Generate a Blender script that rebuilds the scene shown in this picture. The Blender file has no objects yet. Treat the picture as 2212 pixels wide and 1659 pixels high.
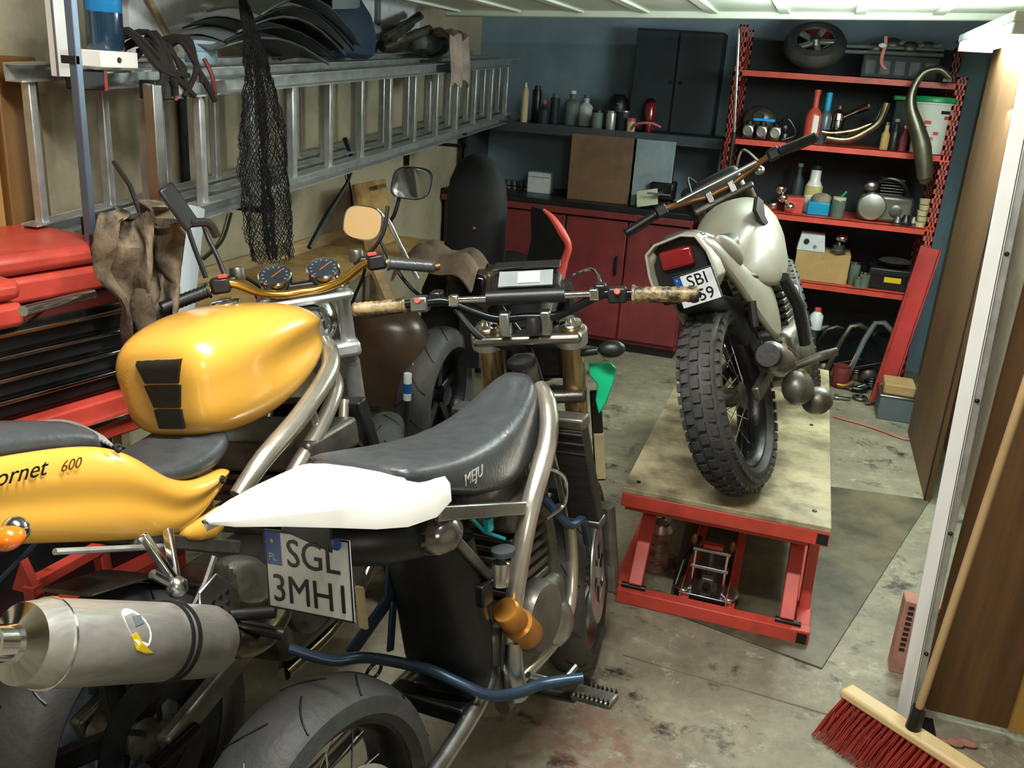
import bpy, bmesh, math, random
from math import sin, cos, pi, radians, sqrt, atan2, tan
from mathutils import Vector, Matrix, noise
S = bpy.context.scene
COL = S.collection
random.seed(7)
V = Vector
# ------------------------------------------------------------------ camera
F, PITCH, ROLL, YAW, CH = 1950., radians(19), radians(4.0), radians(17), 1.65
CAMF = V((-sin(YAW)*cos(PITCH), cos(YAW)*cos(PITCH), -sin(PITCH)))
_r0 = V((cos(YAW), sin(YAW), 0)); _u0 = _r0.cross(CAMF)
CAMR = _r0*cos(ROLL)+_u0*sin(ROLL); CAMU = -_r0*sin(ROLL)+_u0*cos(ROLL)
CAMC = V((0, 0, CH))
cd = bpy.data.cameras.new('camera'); co = bpy.data.objects.new('camera', cd); COL.objects.link(co)
cd.sensor_width = 36; cd.lens = F/2212*36; cd.clip_start = .05; cd.clip_end = 60
co.matrix_world = Matrix((( CAMR.x, CAMU.x, -CAMF.x, 0), (CAMR.y, CAMU.y, -CAMF.y, 0), (CAMR.z, CAMU.z, -CAMF.z, CH), (0, 0, 0, 1)))
S.camera = co
# ------------------------------------------------------------------ world, lights, exposure
S.view_settings.view_transform = 'Standard'; S.view_settings.look = 'None'
S.view_settings.exposure = 0.0; S.view_settings.gamma = 1; S.view_settings.use_curve_mapping = False
wd = bpy.data.worlds.new('world'); S.world = wd; wd.use_nodes = True
wd.node_tree.nodes['Background'].inputs[0].default_value = (.10, .16, .22, 1)
wd.node_tree.nodes['Background'].inputs[1].default_value = .45

def area(name, loc, size, power, color, tgt=None, sy=None):
    l = bpy.data.lights.new(name, 'AREA'); l.energy = power; l.color = color
    l.shape = 'RECTANGLE'; l.size = size; l.size_y = sy or size
    o = bpy.data.objects.new(name, l); COL.objects.link(o); o.location = loc
    d = (V(tgt)-V(loc)) if tgt else V((0, 0, -1))
    o.rotation_euler = d.to_track_quat('-Z', 'Y').to_euler()
    return o
# overhead tube above the two near bikes, the work light by the rack, and an added fill light
area('overhead_lamp_light', (-.55, 1.25, 2.50), 1.2, 76, (1, .97, .90), sy=.12)
area('front_fill_light', (.9, -.6, 2.3), .5, 14, (1, .93, .80), (-.4, 2.2, .3))  # fill light added behind the camera, no lamp stands there
area('side_lamp_light', (.50, 4.1, 1.80), .08, 20, (.93, 1, .97), (-.6, 3.9, .4), sy=1.2)
area('side_lamp_uplight', (.55, 4.1, 1.86), .08, 60, (.85, 1, .95), (.3, 4.1, 3), sy=1.2)

# ------------------------------------------------------------------ helpers
def at(px, py, X=None, Y=None, Z=None):
    """point of the room seen at a pixel, on a plane of the room"""
    d = CAMF+CAMR*((px-1106)/F)-CAMU*((py-829.5)/F)
    if X is not None: t = X/d.x
    elif Y is not None: t = Y/d.y
    else: t = (Z-CH)/d.z
    return CAMC+d*t
def hexc(h):
    h = h.lstrip('#'); c = [int(h[i:i+2], 16)/255 for i in (0, 2, 4)]
    return [x/12.92 if x <= .04045 else ((x+.055)/1.055)**2.4 for x in c]
MATS = {}
def mat(name, col='#888888', rough=.5, metal=0., var=.25, scale=8., bump=.0, dirt_shade=None, dirt_shade_amt=.5, dscale=3., emit=0, coat=0, alpha=1, stretch=(1, 1, 1), bscale=None, trans=0, dth=.45):
    if name in MATS: return MATS[name]
    m = bpy.data.materials.new(name); m.use_nodes = True; nt = m.node_tree; N = nt.nodes; L = nt.links
    b = N['Principled BSDF']; c = hexc(col)
    b.inputs['Roughness'].default_value = rough; b.inputs['Metallic'].default_value = metal
    if coat: b.inputs['Coat Weight'].default_value = coat; b.inputs['Coat Roughness'].default_value = .16
    if alpha < 1: b.inputs['Alpha'].default_value = alpha
    if trans: b.inputs['Transmission Weight'].default_value = trans; b.inputs['IOR'].default_value = 1.3
    if emit:
        b.inputs['Emission Color'].default_value = (*c, 1); b.inputs['Emission Strength'].default_value = emit
    tc = N.new('ShaderNodeTexCoord'); mp = N.new('ShaderNodeMapping'); L.new(tc.outputs['Object'], mp.inputs[0]); mp.inputs['Scale'].default_value = stretch
    nz = N.new('ShaderNodeTexNoise'); nz.inputs['Scale'].default_value = scale; nz.inputs['Detail'].default_value = 6; L.new(mp.outputs[0], nz.inputs[0])
    cr = N.new('ShaderNodeValToRGB'); L.new(nz.outputs[0], cr.inputs[0])
    cr.color_ramp.elements[0].position = .3; cr.color_ramp.elements[1].position = .7
    cr.color_ramp.elements[0].color = (*[x*(1-var) for x in c], 1); cr.color_ramp.elements[1].color = (*[min(1, x*(1+var*.6)) for x in c], 1)
    out = cr.outputs[0]
    if dirt_shade:
        n2 = N.new('ShaderNodeTexNoise'); n2.inputs['Scale'].default_value = dscale; n2.inputs['Detail'].default_value = 9; n2.inputs['Roughness'].default_value = .65; L.new(mp.outputs[0], n2.inputs[0])
        r2 = N.new('ShaderNodeValToRGB'); L.new(n2.outputs[0], r2.inputs[0]); r2.color_ramp.elements[0].position = dth; r2.color_ramp.elements[1].position = dth+.19
        r2.color_ramp.elements[1].color = (dirt_shade_amt,)*3+(1,)
        mx = N.new('ShaderNodeMix'); mx.data_type = 'RGBA'; L.new(r2.outputs[0], mx.inputs[0]); L.new(out, mx.inputs[6]); mx.inputs[7].default_value = (*hexc(dirt_shade), 1); out = mx.outputs[2]
    L.new(out, b.inputs['Base Color'])
    mr = N.new('ShaderNodeMapRange'); L.new(nz.outputs[0], mr.inputs[0]); mr.inputs[3].default_value = max(.02, rough-.1); mr.inputs[4].default_value = min(1, rough+.12); L.new(mr.outputs[0], b.inputs['Roughness'])
    if bump:
        n3 = N.new('ShaderNodeTexNoise'); n3.inputs['Scale'].default_value = bscale or scale*4; n3.inputs['Detail'].default_value = 5; L.new(mp.outputs[0], n3.inputs[0])
        bp = N.new('ShaderNodeBump'); bp.inputs['Strength'].default_value = bump; bp.inputs['Distance'].default_value = .01; L.new(n3.outputs[0], bp.inputs['Height']); L.new(bp.outputs[0], b.inputs['Normal'])
    MATS[name] = m
    return m
K = dict(
    black=mat('black_plastic', '#16181a', .42, var=.3, bump=.1), rubber=mat('tyre_rubber', '#35383a', .62, var=.3, scale=14, bump=.25, dirt_shade='#5b5548', dirt_shade_amt=.35),
    vinyl=mat('black_vinyl', '#414649', .34, var=.15, scale=30, bump=.12), chrome=mat('chrome', '#e8ecee', .10, 1, var=.1), alu=mat('worn_aluminium', '#b8bcbc', .30, 1, var=.3, scale=12, bump=.05, dirt_shade='#5a5246', dirt_shade_amt=.35),
    satin=mat('satin_aluminium', '#c3c8c8', .38, .75, var=.2, scale=20), steel=mat('dark_steel', '#3c3f41', .36, .9, var=.4, scale=15, bump=.1, dirt_shade='#3a2a1c', dirt_shade_amt=.4),
    castdk=mat('dirty_casting', '#77756e', .42, .8, var=.4, scale=10, bump=.2, dirt_shade='#2c241a', dirt_shade_amt=.6), yellow=mat('yellow_paint', '#e6ae45', .3, var=.04, coat=1), white=mat('white_plastic', '#f4f6f2', .25, var=.03, coat=.4),
    pearl=mat('dusty_silver_plastic', '#9c9a8b', .45, var=.12, coat=.3, dirt_shade='#7c776a', dirt_shade_amt=.3), gold=mat('gold_fork_tube', '#b39c72', .28, .75, var=.2), red=mat('red_powder_paint', '#cd4c3e', .4, var=.15, dirt_shade='#7a2a20', dirt_shade_amt=.4, dscale=5),
    redhi=mat('red_gloss', '#c44c40', .38, var=.1), darkred=mat('dark_red_paint', '#7c2a2e', .6, var=.25, dirt_shade='#55201f', dirt_shade_amt=.5), redlens=mat('red_lens', '#7c1518', .15, var=.1, coat=1), orange=mat('orange_lens', '#f07a18', .15, coat=1),
    blue=mat('blue_plastic', '#1f86c8', .35, var=.1), blued=mat('dark_blue_tube', '#2c4257', .32, .3, var=.2), cyan=mat('cyan_plastic', '#18a0a6', .4), platew=mat('plate_white', '#d6dde2', .35, var=.06, dirt_shade='#8c8f8e', dirt_shade_amt=.3, dscale=20), plateb=mat('plate_blue', '#1c4f9c', .35),
    ink=mat('black_print', '#101214', .45, var=.1), inkw=mat('pale_print', '#b8bcb8', .45, var=.1), wood=mat('plain_wood', '#b09a74', .6, var=.3, scale=6, stretch=(1, 1, 8), bump=.1), ply=mat('stained_plywood', '#b3945f', .6, var=.2, dirt_shade='#6d4420', dirt_shade_amt=.7, dscale=7),
    brownwood=mat('brown_hardboard', '#6b4d2c', .6, var=.25, scale=5, dirt_shade='#3c2a18', dirt_shade_amt=.5, dscale=2, stretch=(1, 1, .25)), green=mat('green_plastic', '#17b07e', .3, var=.1), glassd=mat('smoked_glass', '#0c0f12', .06, coat=1),
    screen=mat('grey_display', '#8b9496', .15, coat=1), mirror=mat('mirror_glass', '#f2f4f4', .02, 1, var=0), bronze=mat('bronze_metal', '#8f6238', .38, .6, var=.3, dirt_shade='#4a2c14', dirt_shade_amt=.4), cloth=mat('brown_cloth', '#4c4033', .9, var=.45, scale=9, bump=.6, dirt_shade='#17120e', dirt_shade_amt=.8, dscale=8),
    rag=mat('grey_rag', '#8e8578', .95, var=.4, scale=14, bump=.5), paper=mat('paper_card', '#c9cab4', .8, var=.08), carton=mat('brown_cardboard', '#b29263', .85, var=.15, dirt_shade='#6f522f', dirt_shade_amt=.4), greyp=mat('grey_panel', '#6f7b7e', .6, var=.2, dirt_shade='#3d4547', dirt_shade_amt=.5),
    darkp=mat('dark_panel', '#1f2b33', .6, var=.3), greybox=mat('grey_plastic_box', '#5a6468', .55, var=.15), cream=mat('cream_plastic', '#cfc39a', .5), camo=mat('camouflage_grip', '#ad9a70', .4, var=.1, scale=30, dirt_shade='#2e2412', dirt_shade_amt=1, dscale=24, dth=.38, bump=.2),
    net=mat('black_net', '#0b0d10', .8), strap=mat('dark_webbing', '#241f1c', .9, var=.4, scale=40), yellowlab=mat('yellow_label', '#e0c21c', .5), tin=mat('tin_metal', '#b9a79c', .35, .6, var=.3, dirt_shade='#9c4a22', dirt_shade_amt=.9, dscale=26))

class G:
    """collects shapes in one bmesh and links them as one object"""
    def __init__(s): s.bm = bmesh.new(); s.M = Matrix.Identity(4)
    def _v(s, p): return s.bm.verts.new(s.M @ V(p))
    def box(s, c, size, rot=None):
        R = rot if rot is not None else Matrix.Identity(3); c = V(c); h = [x/2 for x in size]
        vs = [s._v(c+R@V((h[0]*a, h[1]*b, h[2]*d))) for a in (-1, 1) for b in (-1, 1) for d in (-1, 1)]
        for f in ((0, 1, 3, 2), (4, 6, 7, 5), (0, 4, 5, 1), (2, 3, 7, 6), (0, 2, 6, 4), (1, 5, 7, 3)): s.bm.faces.new([vs[i] for i in f])
        return s
    def bx(s, a, b): return s.box([(a[i]+b[i])/2 for i in range(3)], [abs(b[i]-a[i]) for i in range(3)])
    def bar(s, a, b, w, h, up=(0, 0, 1)):
        a = V(a); b = V(b); d = (b-a); l = d.length; d.normalize(); u = V(up); sd = d.cross(u)
        if sd.length < 1e-4: sd = d.cross(V((1, 0, 0)))
        sd.normalize(); u = sd.cross(d)
        R = Matrix((d, sd, u)).transposed(); return s.box((a+b)/2, (l, w, h), R)
    def loft(s, rings, cap=True, close=True):
        rs = [[s._v(p) for p in r] for r in rings]; n = len(rs[0])
        for a, b in zip(rs, rs[1:]):
            for i in range(n if close else n-1):
                j = (i+1) % n; s.bm.faces.new((a[i], a[j], b[j], b[i]))
        if cap and close:
            s.bm.faces.new(rs[0][::-1]); s.bm.faces.new(rs[-1])
        return s
    def tube(s, pts, r, seg=10, cap=True, loop=False, smooth=0):
        pts = [V(p) for p in pts]
        if smooth: pts, r = cr_spline(pts, r, smooth)
        n = len(pts); rr = r if isinstance(r, (list, tuple)) else [r]*n
        rings = []; prev = None
        for i, p in enumerate(pts):
            t = (pts[min(i+1, n-1)]-pts[max(i-1, 0)])
            if loop: t = pts[(i+1) % n]-pts[i-1]
            t.normalize()
            if prev is None:
                a = t.orthogonal().normalized()
            else:
                a = prev-t*prev.dot(t); a.normalize()
            prev = a; b = t.cross(a)
            rings.append([p+(a*cos(2*pi*k/seg)+b*sin(2*pi*k/seg))*rr[i] for k in range(seg)])
        if loop: rings.append(rings[0]); return s.loft(rings, cap=False)
        return s.loft(rings, cap)
    def lathe(s, prof, c=(0, 0, 0), axis=(0, 0, 1), seg=24, cap=True, closed=False):
        ax = V(axis).normalized(); a = ax.orthogonal().normalized(); b = ax.cross(a); c = V(c)
        rings = [[c+ax*h+(a*cos(2*pi*k/seg)+b*sin(2*pi*k/seg))*max(r, 1e-4) for k in range(seg)] for r, h in prof]
        if closed: rings.append(rings[0]); return s.loft(rings, cap=False)
        return s.loft(rings, cap)
    def ball(s, c, r, seg=14, rot=None):
        r = r if isinstance(r, (list, tuple)) else (r,)*3; R = rot if rot is not None else Matrix.Identity(3); c = V(c); n = seg//2
        rings = [[c+R@V((r[0]*sin(pi*i/n)*cos(2*pi*k/seg), r[1]*sin(pi*i/n)*sin(2*pi*k/seg), r[2]*cos(pi*i/n))) for k in range(seg)] for i in range(n, -1, -1)]
        rings[0] = [c+R@V((1e-4*cos(2*pi*k/seg), 1e-4*sin(2*pi*k/seg), -r[2])) for k in range(seg)]; rings[-1] = [c+R@V((1e-4*cos(2*pi*k/seg), 1e-4*sin(2*pi*k/seg), r[2])) for k in range(seg)]
        return s.loft(rings)
    def prism(s, poly, a0, a1, f):
        """poly of 2d points, f(u, v, w) -> 3d point; extruded from w=a0 to a1"""
        A = [s._v(f(u, v, a0)) for u, v in poly]; B = [s._v(f(u, v, a1)) for u, v in poly]; n = len(poly)
        s.bm.faces.new(A[::-1]); s.bm.faces.new(B)
        for i in range(n): s.bm.faces.new((A[i], A[(i+1) % n], B[(i+1) % n], B[i]))
        return s
    def torus(s, c, R, r, axis=(0, 0, 1), seg=28, ts=8):
        return s.lathe([(R+r*cos(2*pi*k/ts), r*sin(2*pi*k/ts)) for k in range(ts)], c, axis, seg, closed=True)
    def sheet(s, f, nu, nv, th=.004):
        """thick cloth like sheet from f(u,v), u,v in 0..1"""
        g = [[V(f(i/nu, j/nv)) for j in range(nv+1)] for i in range(nu+1)]; top = []; bot = []
        for i in range(nu+1):
            ta = []; ba = []
            for j in range(nv+1):
                du = g[min(i+1, nu)][j]-g[max(i-1, 0)][j]; dv = g[i][min(j+1, nv)]-g[i][max(j-1, 0)]
                n = du.cross(dv); n = n.normalized() if n.length > 1e-9 else V((0, 0, 1))
                ta.append(s._v(g[i][j]+n*th/2)); ba.append(s._v(g[i][j]-n*th/2))
            top.append(ta); bot.append(ba)
        for i in range(nu):
            for j in range(nv):
                s.bm.faces.new((top[i][j], top[i+1][j], top[i+1][j+1], top[i][j+1])); s.bm.faces.new((bot[i][j], bot[i][j+1], bot[i+1][j+1], bot[i+1][j]))
        for i in range(nu):
            for j in (0, nv): s.bm.faces.new((top[i][j], top[i+1][j], bot[i+1][j], bot[i][j]))
        for j in range(nv):
            for i in (0, nu): s.bm.faces.new((top[i][j], top[i][j+1], bot[i][j+1], bot[i][j]))
        return s
    def obj(s, name, m, parent=None, bevel=0, smooth=40, sub=0, label=None, cat=None, group=None, loc=None, kind=None):
        bm = s.bm; bmesh.ops.recalc_face_normals(bm, faces=bm.faces)
        if loc is not None: bmesh.ops.translate(bm, vec=-V(loc), verts=bm.verts)
        me = bpy.data.meshes.new(name); bm.to_mesh(me); bm.free(); me.materials.append(K[m] if isinstance(m, str) else m)
        if smooth:
            me.shade_smooth(); me.set_sharp_from_angle(angle=radians(smooth))
        o = bpy.data.objects.new(name, me); COL.objects.link(o)
        if loc is not None: o.location = loc
        if parent is not None: o.parent = parent
        if bevel:
            md = o.modifiers.new('bevel', 'BEVEL'); md.width = bevel; md.segments = 2; md.limit_method = 'ANGLE'; md.angle_limit = radians(35); md.harden_normals = False
        if sub:
            md = o.modifiers.new('sub', 'SUBSURF'); md.levels = sub; md.render_levels = sub
        tagp(o, label, cat, group, kind)
        return o
def tagp(o, label=None, cat=None, group=None, kind=None):
    if label: o['label'] = label
    if cat: o['category'] = cat
    if group: o['group'] = group
    if kind: o['kind'] = kind
    return o
def cr_spline(pts, r, k):
    n = len(pts); rr = r if isinstance(r, (list, tuple)) else [r]*n; P = []; R_ = []
    for i in range(n-1):
        p0 = pts[max(i-1, 0)]; p1 = pts[i]; p2 = pts[i+1]; p3 = pts[min(i+2, n-1)]
        for j in range(k):
            t = j/k; P.append(.5*((2*p1)+(p2-p0)*t+(2*p0-5*p1+4*p2-p3)*t*t+(3*p1-p0-3*p2+p3)*t**3)); R_.append(rr[i]*(1-t)+rr[i+1]*t)
    P.append(pts[-1]); R_.append(rr[-1]); return P, R_
def empty(name, loc, label, cat, group=None, rot=None):
    o = bpy.data.objects.new(name, None); COL.objects.link(o); o.location = loc; o.empty_display_size = .1
    if rot is not None: o.rotation_euler = rot
    return tagp(o, label, cat, group)
def text(parent, body, m, M, size, name='lettering', th=.0006, shear=0):
    cu = bpy.data.curves.new(name, 'FONT'); cu.body = body; cu.size = size; cu.extrude = th; cu.align_x = 'CENTER'; cu.align_y = 'CENTER'; cu.shear = shear; cu.offset = 0; cu.resolution_u = 3
    t = bpy.data.objects.new('tmp', cu); COL.objects.link(t); dg = bpy.context.evaluated_depsgraph_get(); dg.update()
    me = bpy.data.meshes.new_from_object(t.evaluated_get(dg)); bpy.data.objects.remove(t)
    me.name = name; me.materials.clear(); me.materials.append(K[m]); me.transform(M)
    o = bpy.data.objects.new(name, me); COL.objects.link(o); o.parent = parent
    return o
def sring(x, hw, z0, z1, p=2.6, n=24, yc=0, zc=None):
    """superellipse ring across the bike at x"""
    out = []; zc = (z0+z1)/2 if zc is None else zc
    for k in range(n):
        a = 2*pi*k/n; c, s_ = cos(a), sin(a)
        y = yc+hw*math.copysign(abs(c)**(2/p), c); h = (z1-zc) if s_ > 0 else (zc-z0)
        out.append((x, y, zc+h*math.copysign(abs(s_)**(2/p), s_)))
    return out
def basis(origin, xdir, ydir):
    x = V(xdir).normalized(); z = x.cross(V(ydir)).normalized(); y = z.cross(x)
    return Matrix(((x.x, y.x, z.x, origin[0]), (x.y, y.y, z.y, origin[1]), (x.z, y.z, z.z, origin[2]), (0, 0, 0, 1)))
#@@PARTS
# ------------------------------------------------------------------ the room
def struct(name, g, m, **k): return g.obj(name, m, kind='structure', smooth=0, **k)
def floor_mat():
    m = bpy.data.materials.new('stained_concrete'); m.use_nodes = True; N = m.node_tree.nodes; L = m.node_tree.links; b = N['Principled BSDF']
    tc = N.new('ShaderNodeTexCoord')
    def nz(sc, det=8, ro=.6, w=0):
        n = N.new('ShaderNodeTexNoise'); n.inputs['Scale'].default_value = sc; n.inputs['Detail'].default_value = det; n.inputs['Roughness'].default_value = ro; n.inputs['Distortion'].default_value = w; L.new(tc.outputs['Object'], n.inputs[0]); return n.outputs[0]
    def ramp(i, stops):
        r = N.new('ShaderNodeValToRGB'); L.new(i, r.inputs[0]); e = r.color_ramp.elements
        while len(e) < len(stops): e.new(.5)
        for q, (p, c) in zip(e, stops): q.position = p; q.color = (*hexc(c), 1)
        return r.outputs[0]
    def mix(f, a, c, mode='MIX'):
        x = N.new('ShaderNodeMix'); x.data_type = 'RGBA'; x.blend_type = mode
        if isinstance(f, float): x.inputs[0].default_value = f
        else: L.new(f, x.inputs[0])
        for k, s_ in ((6, a), (7, c)):
            if isinstance(s_, str): x.inputs[k].default_value = (*hexc(s_), 1)
            else: L.new(s_, x.inputs[k])
        return x.outputs[2]
    base = ramp(nz(2.2, 13, .78, .15), [(.33, '#38352b'), (.46, '#7b7562'), (.58, '#a09a83'), (.72, '#d8d3bd')])
    fine = ramp(nz(26, 8, .7), [(.3, '#4a4a48'), (.5, '#9a9a98'), (.7, '#e8e8e4')])
    c = mix(.55, base, fine, 'MULTIPLY'); c = mix(.25, c, '#b5b09c')
    oil = ramp(nz(4.5, 12, .72, .25), [(.55, '#000000'), (.64, '#ffffff')]); c = mix(oil, c, '#2c2a25')
    dust = ramp(nz(8, 13, .82, .1), [(.56, '#000000'), (.68, '#dddddd')]); c = mix(dust, c, '#cfcbb8')
    # old red paint spill near the front of the lift
    mp = N.new('ShaderNodeVectorMath'); mp.operation = 'DISTANCE'; L.new(tc.outputs['Object'], mp.inputs[0]); mp.inputs[1].default_value = (-.33, 1.93, 0)
    mr = N.new('ShaderNodeMapRange'); L.new(mp.outputs['Value'], mr.inputs[0]); mr.inputs[1].default_value = .05; mr.inputs[2].default_value = .28; mr.inputs[3].default_value = .5; mr.inputs[4].default_value = 0
    sp = N.new('ShaderNodeMath'); sp.operation = 'MULTIPLY'; L.new(mr.outputs[0], sp.inputs[0]); L.new(ramp(nz(14, 8, .7), [(.42, '#000000'), (.56, '#ffffff')]), sp.inputs[1]); c = mix(sp.outputs[0], c, '#7c2a22')
    L.new(c, b.inputs['Base Color']); b.inputs['Roughness'].default_value = .55
    bp = N.new('ShaderNodeBump'); bp.inputs['Strength'].default_value = .35; bp.inputs['Distance'].default_value = .01; L.new(nz(30, 8, .7), bp.inputs['Height']); L.new(bp.outputs[0], b.inputs['Normal'])
    return m
K['concrete'] = floor_mat()
K['wall'] = mat('painted_wall', '#b9b199', .7, var=.12, scale=2.5, bump=.15, bscale=40, dirt_shade='#6c6450', dirt_shade_amt=.55, dscale=1.6)
K['backwall'] = mat('back_wall_paint', '#8ba4b4', .75, var=.15, scale=1.5, dirt_shade='#56707f', dirt_shade_amt=.5, dscale=1.2)
K['ceil'] = mat('ceiling_plaster', '#9c9c92', .8, var=.1)
K['doorpaint'] = mat('pale_door_paint', '#dfe9d8', .4, var=.05)
struct('floor', G().bx((-2.6, -1.6, -.08), (1.7, 6.25, 0)), 'concrete')
struct('wall_left', G().bx((-2.4, -1.6, 0), (-2.25, 6.25, 2.6)), 'wall')
struct('wall_back', G().bx((-2.4, 6.1, 0), (1.7, 6.25, 2.6)), 'backwall')
struct('wall_right', G().bx((.86, 2.5, 0), (1.0, 6.2, 2.6)), 'wall')
struct('wall_front', G().bx((-2.4, -1.75, 0), (1.7, -1.6, 2.6)), 'wall')
struct('wall_side', G().bx((1.7, -1.6, 0), (1.85, 2.5, 2.6)), 'wall')
struct('ceiling', G().bx((-2.4, -1.6, 2.6), (1.7, 6.25, 2.68)), 'ceil')
# raised up-and-over door hanging open under the ceiling
dr = empty('overhead_door', (-.55, 3.6, 2.0), 'pale up-and-over garage door hanging open under the ceiling', 'garage door', rot=(0, radians(-2.2), 0))
G().bx((-1.45, -1.3, 0), (1.35, 1.28, .03)).obj('door_skin', 'doorpaint', dr, smooth=0)
for i in range(9):
    x = -1.42+i*.34; G().bx((x, -1.28, -.012), (x+.05, 1.26, 0)).obj('rib', 'doorpaint', dr, bevel=.003)
G().bx((-1.47, 1.28, -.03), (1.37, 1.34, .04)).obj('door_edge', 'doorpaint', dr, bevel=.006)
# thin hardboard sheet lying on the floor under the lift
q = [at(1440, 1322, Z=0), at(1775, 1446, Z=0), at(2008, 1082, Z=0), at(1795, 1053, Z=0), at(1500, 1050, Z=0)]
G().prism([(p.x, p.y) for p in q], .0005, .006, lambda u, v, w: V((u, v, w))).obj('floor_sheet', mat('oily_hardboard', '#6e6650', .5, var=.25, scale=3, dirt_shade='#23221d', dirt_shade_amt=.8, dscale=2.8, dth=.40, bump=.1), bevel=.001,
    label='thin oily hardboard sheet lying on the concrete beneath the red lift', cat='board', loc=(q[1].x, q[1].y, 0))
# floor joint (shallow expansion strip)
a, b = at(1345, 1415, Z=0), at(1880, 1570, Z=0)
G().bar((a.x, a.y, .001), (b.x, b.y, .001), .006, .002).obj('trim_1', mat('joint_filler', '#77715e', .8), kind='structure')
# ------------------------------------------------------------------ right side: steel post, hardboard, wood cladding
t = empty('brown_board', (.70, 3.98, 0), 'big brown hardboard sheet standing against the right wall beside the rack', 'board')
G().bx((0, 0, .0), (.02, .90, 1.93)).obj('sheet', 'brownwood', t, smooth=0, bevel=.002)
G().bx((-.004, 0, 0), (0, .02, 1.93)).obj('edge_strip', 'strap', t, smooth=0)
t = empty('door_post', (.484, 2.33, 0), 'shiny galvanised steel post standing beside the brown wooden cladding', 'post', rot=(0, radians(-2.3), 0))
G().bx((-.019, -.006, 0), (.017, .0, 2.3)).bx((.012, -.006, 0), (.018, .05, 2.3)).obj('steel_angle', mat('galvanised_steel', '#f2f6f6', .35, .15, var=.05), t, bevel=.0015)
G().bx((.018, .0, 0), (.036, .006, 2.3)).obj('guide_flange', 'satin', t, bevel=.001)
for i in range(6): G().lathe([(.006, 0), (.005, .004), (.003, .006)], (.027, 0, .25+i*.36), (0, -1, 0), 10).obj('bolt', 'steel', t)
G().bx((-.03, -.02, 0), (.09, .07, .006)).obj('foot_plate', 'steel', t, bevel=.001)
K['clad'] = mat('grained_brown_cladding', '#66492a', .5, var=.4, scale=3.5, stretch=(3, 3, .25), dirt_shade='#3a2711', dirt_shade_amt=.6, dscale=3, bump=.1, bscale=20)
t = empty('wood_cladding', (.53, 2.42, 0), 'brown wooden door-side cladding of upright boards by the steel post', 'cladding')
for i, (x0, x1, y) in enumerate(((-.0, .24, 0), (.28, .55, .012), (.56, .9, .012))):
    G().bx((x0, y, .02), (x1, y+.02, 2.4)).obj('board', 'clad', t, bevel=.002)
G().bx((.235, -.012, .02), (.285, .01, 2.4)).obj('batten', mat('light_batten', '#a8803f', .5, var=.2, stretch=(2, 2, .3)), t, bevel=.003)
# broom
h0 = at(1966, 1592, Y=2.2); h0.z = .10; h1 = at(2206, 862, Y=2.2); d = (h1-h0).normalized(); top = h0+d*1.35
t = empty('broom', (h0.x, h0.y, 0), 'wide broom with red bristles and pale wooden handle by the steel post', 'broom')
o = V((h0.x, h0.y, 0))
b0 = at(1842, 1538, Z=.09); b1 = at(2040, 1668, Z=.09); hd = (b1-b0); hd.z = 0; hd.normalize(); cen = V((h0.x, h0.y, .09))
b0 = cen-hd*.20; b1 = cen+hd*.20; nn = V((-hd.y, hd.x, 0))
if nn.y > 0: nn = -nn
G().tube([h0-o, top-o], .0105, 12).obj('handle', mat('broom_handle_wood', '#b3966c', .5, var=.15), t)
G().bar(b0-o, b1-o, .055, .028, (0, 0, 1)).obj('head_block', mat('broom_head_wood', '#d6bd8c', .5, var=.1), t, bevel=.008)
G().tube([V((0, 0, .085)), V((0, 0, .10))+d*.07], [.02, .017], 12).obj('socket', 'steel', t)
for r_ in range(5):
    for i in range(24):
        g = G(); c0 = b0+hd*(.012+i*.0165)+nn*(-.018+r_*.010); c0.z = .077
        random.seed(i*7+r_)
        for k in range(9):
            s0 = c0-o+V((random.uniform(-.004, .004), random.uniform(-.004, .004), 0)); e = s0+nn*(.045+.018*r_+random.uniform(-.006, .006))+hd*random.uniform(-.006, .006); e.z = .004+random.uniform(0, .006)
            g.tube([s0, s0*.5+e*.5+V((0, 0, .008)), e], .0011, 3)
        g.obj('bristle_tuft', mat('bristle_red', '#a83a30', .6, var=.3), t, smooth=0)
# perforated brick standing on end
p = at(1925, 1492, Z=0)
t = empty('hollow_brick', (.53, 2.60, 0), 'red perforated brick standing on end behind the steel post', 'brick')
g = G(); w, dpt, hh = .12, .065, .25
K['brick'] = mat('fired_clay', '#b58270', .85, var=.3, scale=12, bump=.3, dirt_shade='#7d6a60', dirt_shade_amt=.5)
g.bx((-w/2, 0, 0), (w/2, dpt, hh-.002)); g.obj('body', 'brick', t, bevel=.003)
g = G()
for i in range(4):
    for j in range(9): g.box((-.040+i*.027, -.0003, .085+j*.018), (.015, .004, .009))
g.obj('hole_rows', 'strap', t, smooth=0)
t = empty('loose_stone', (.60, 2.30, 0), 'small broken brick chip on the floor behind the broom head', 'rubble')
for i in range(3):
    random.seed(i+40); G().ball((i*.03-.01, .012*i, .011), (.018+.006*i, .014, .011), 8).obj('chip', 'brick', t)
# tube light beside the rack
t = empty('tube_light', (.60, 4.05, 1.925), 'glowing white fluorescent work light hanging high by the brown board', 'lamp')
G().bx((-.075, -.66, -.02), (.075, .66, .015)).obj('housing', 'white', t, bevel=.006)
for s_ in (-.045, 0, .045):
    G().tube([(s_, -.62, -.036), (s_, .62, -.036)], .013, 12).obj('glowing_tube', mat('lit_tube', '#f4fff8', emit=50), t)
for s_ in (-.64, .64): G().bx((-.07, s_-.015, -.055), (.07, s_+.015, -.018)).obj('lamp_holder', 'white', t, bevel=.003)
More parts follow.
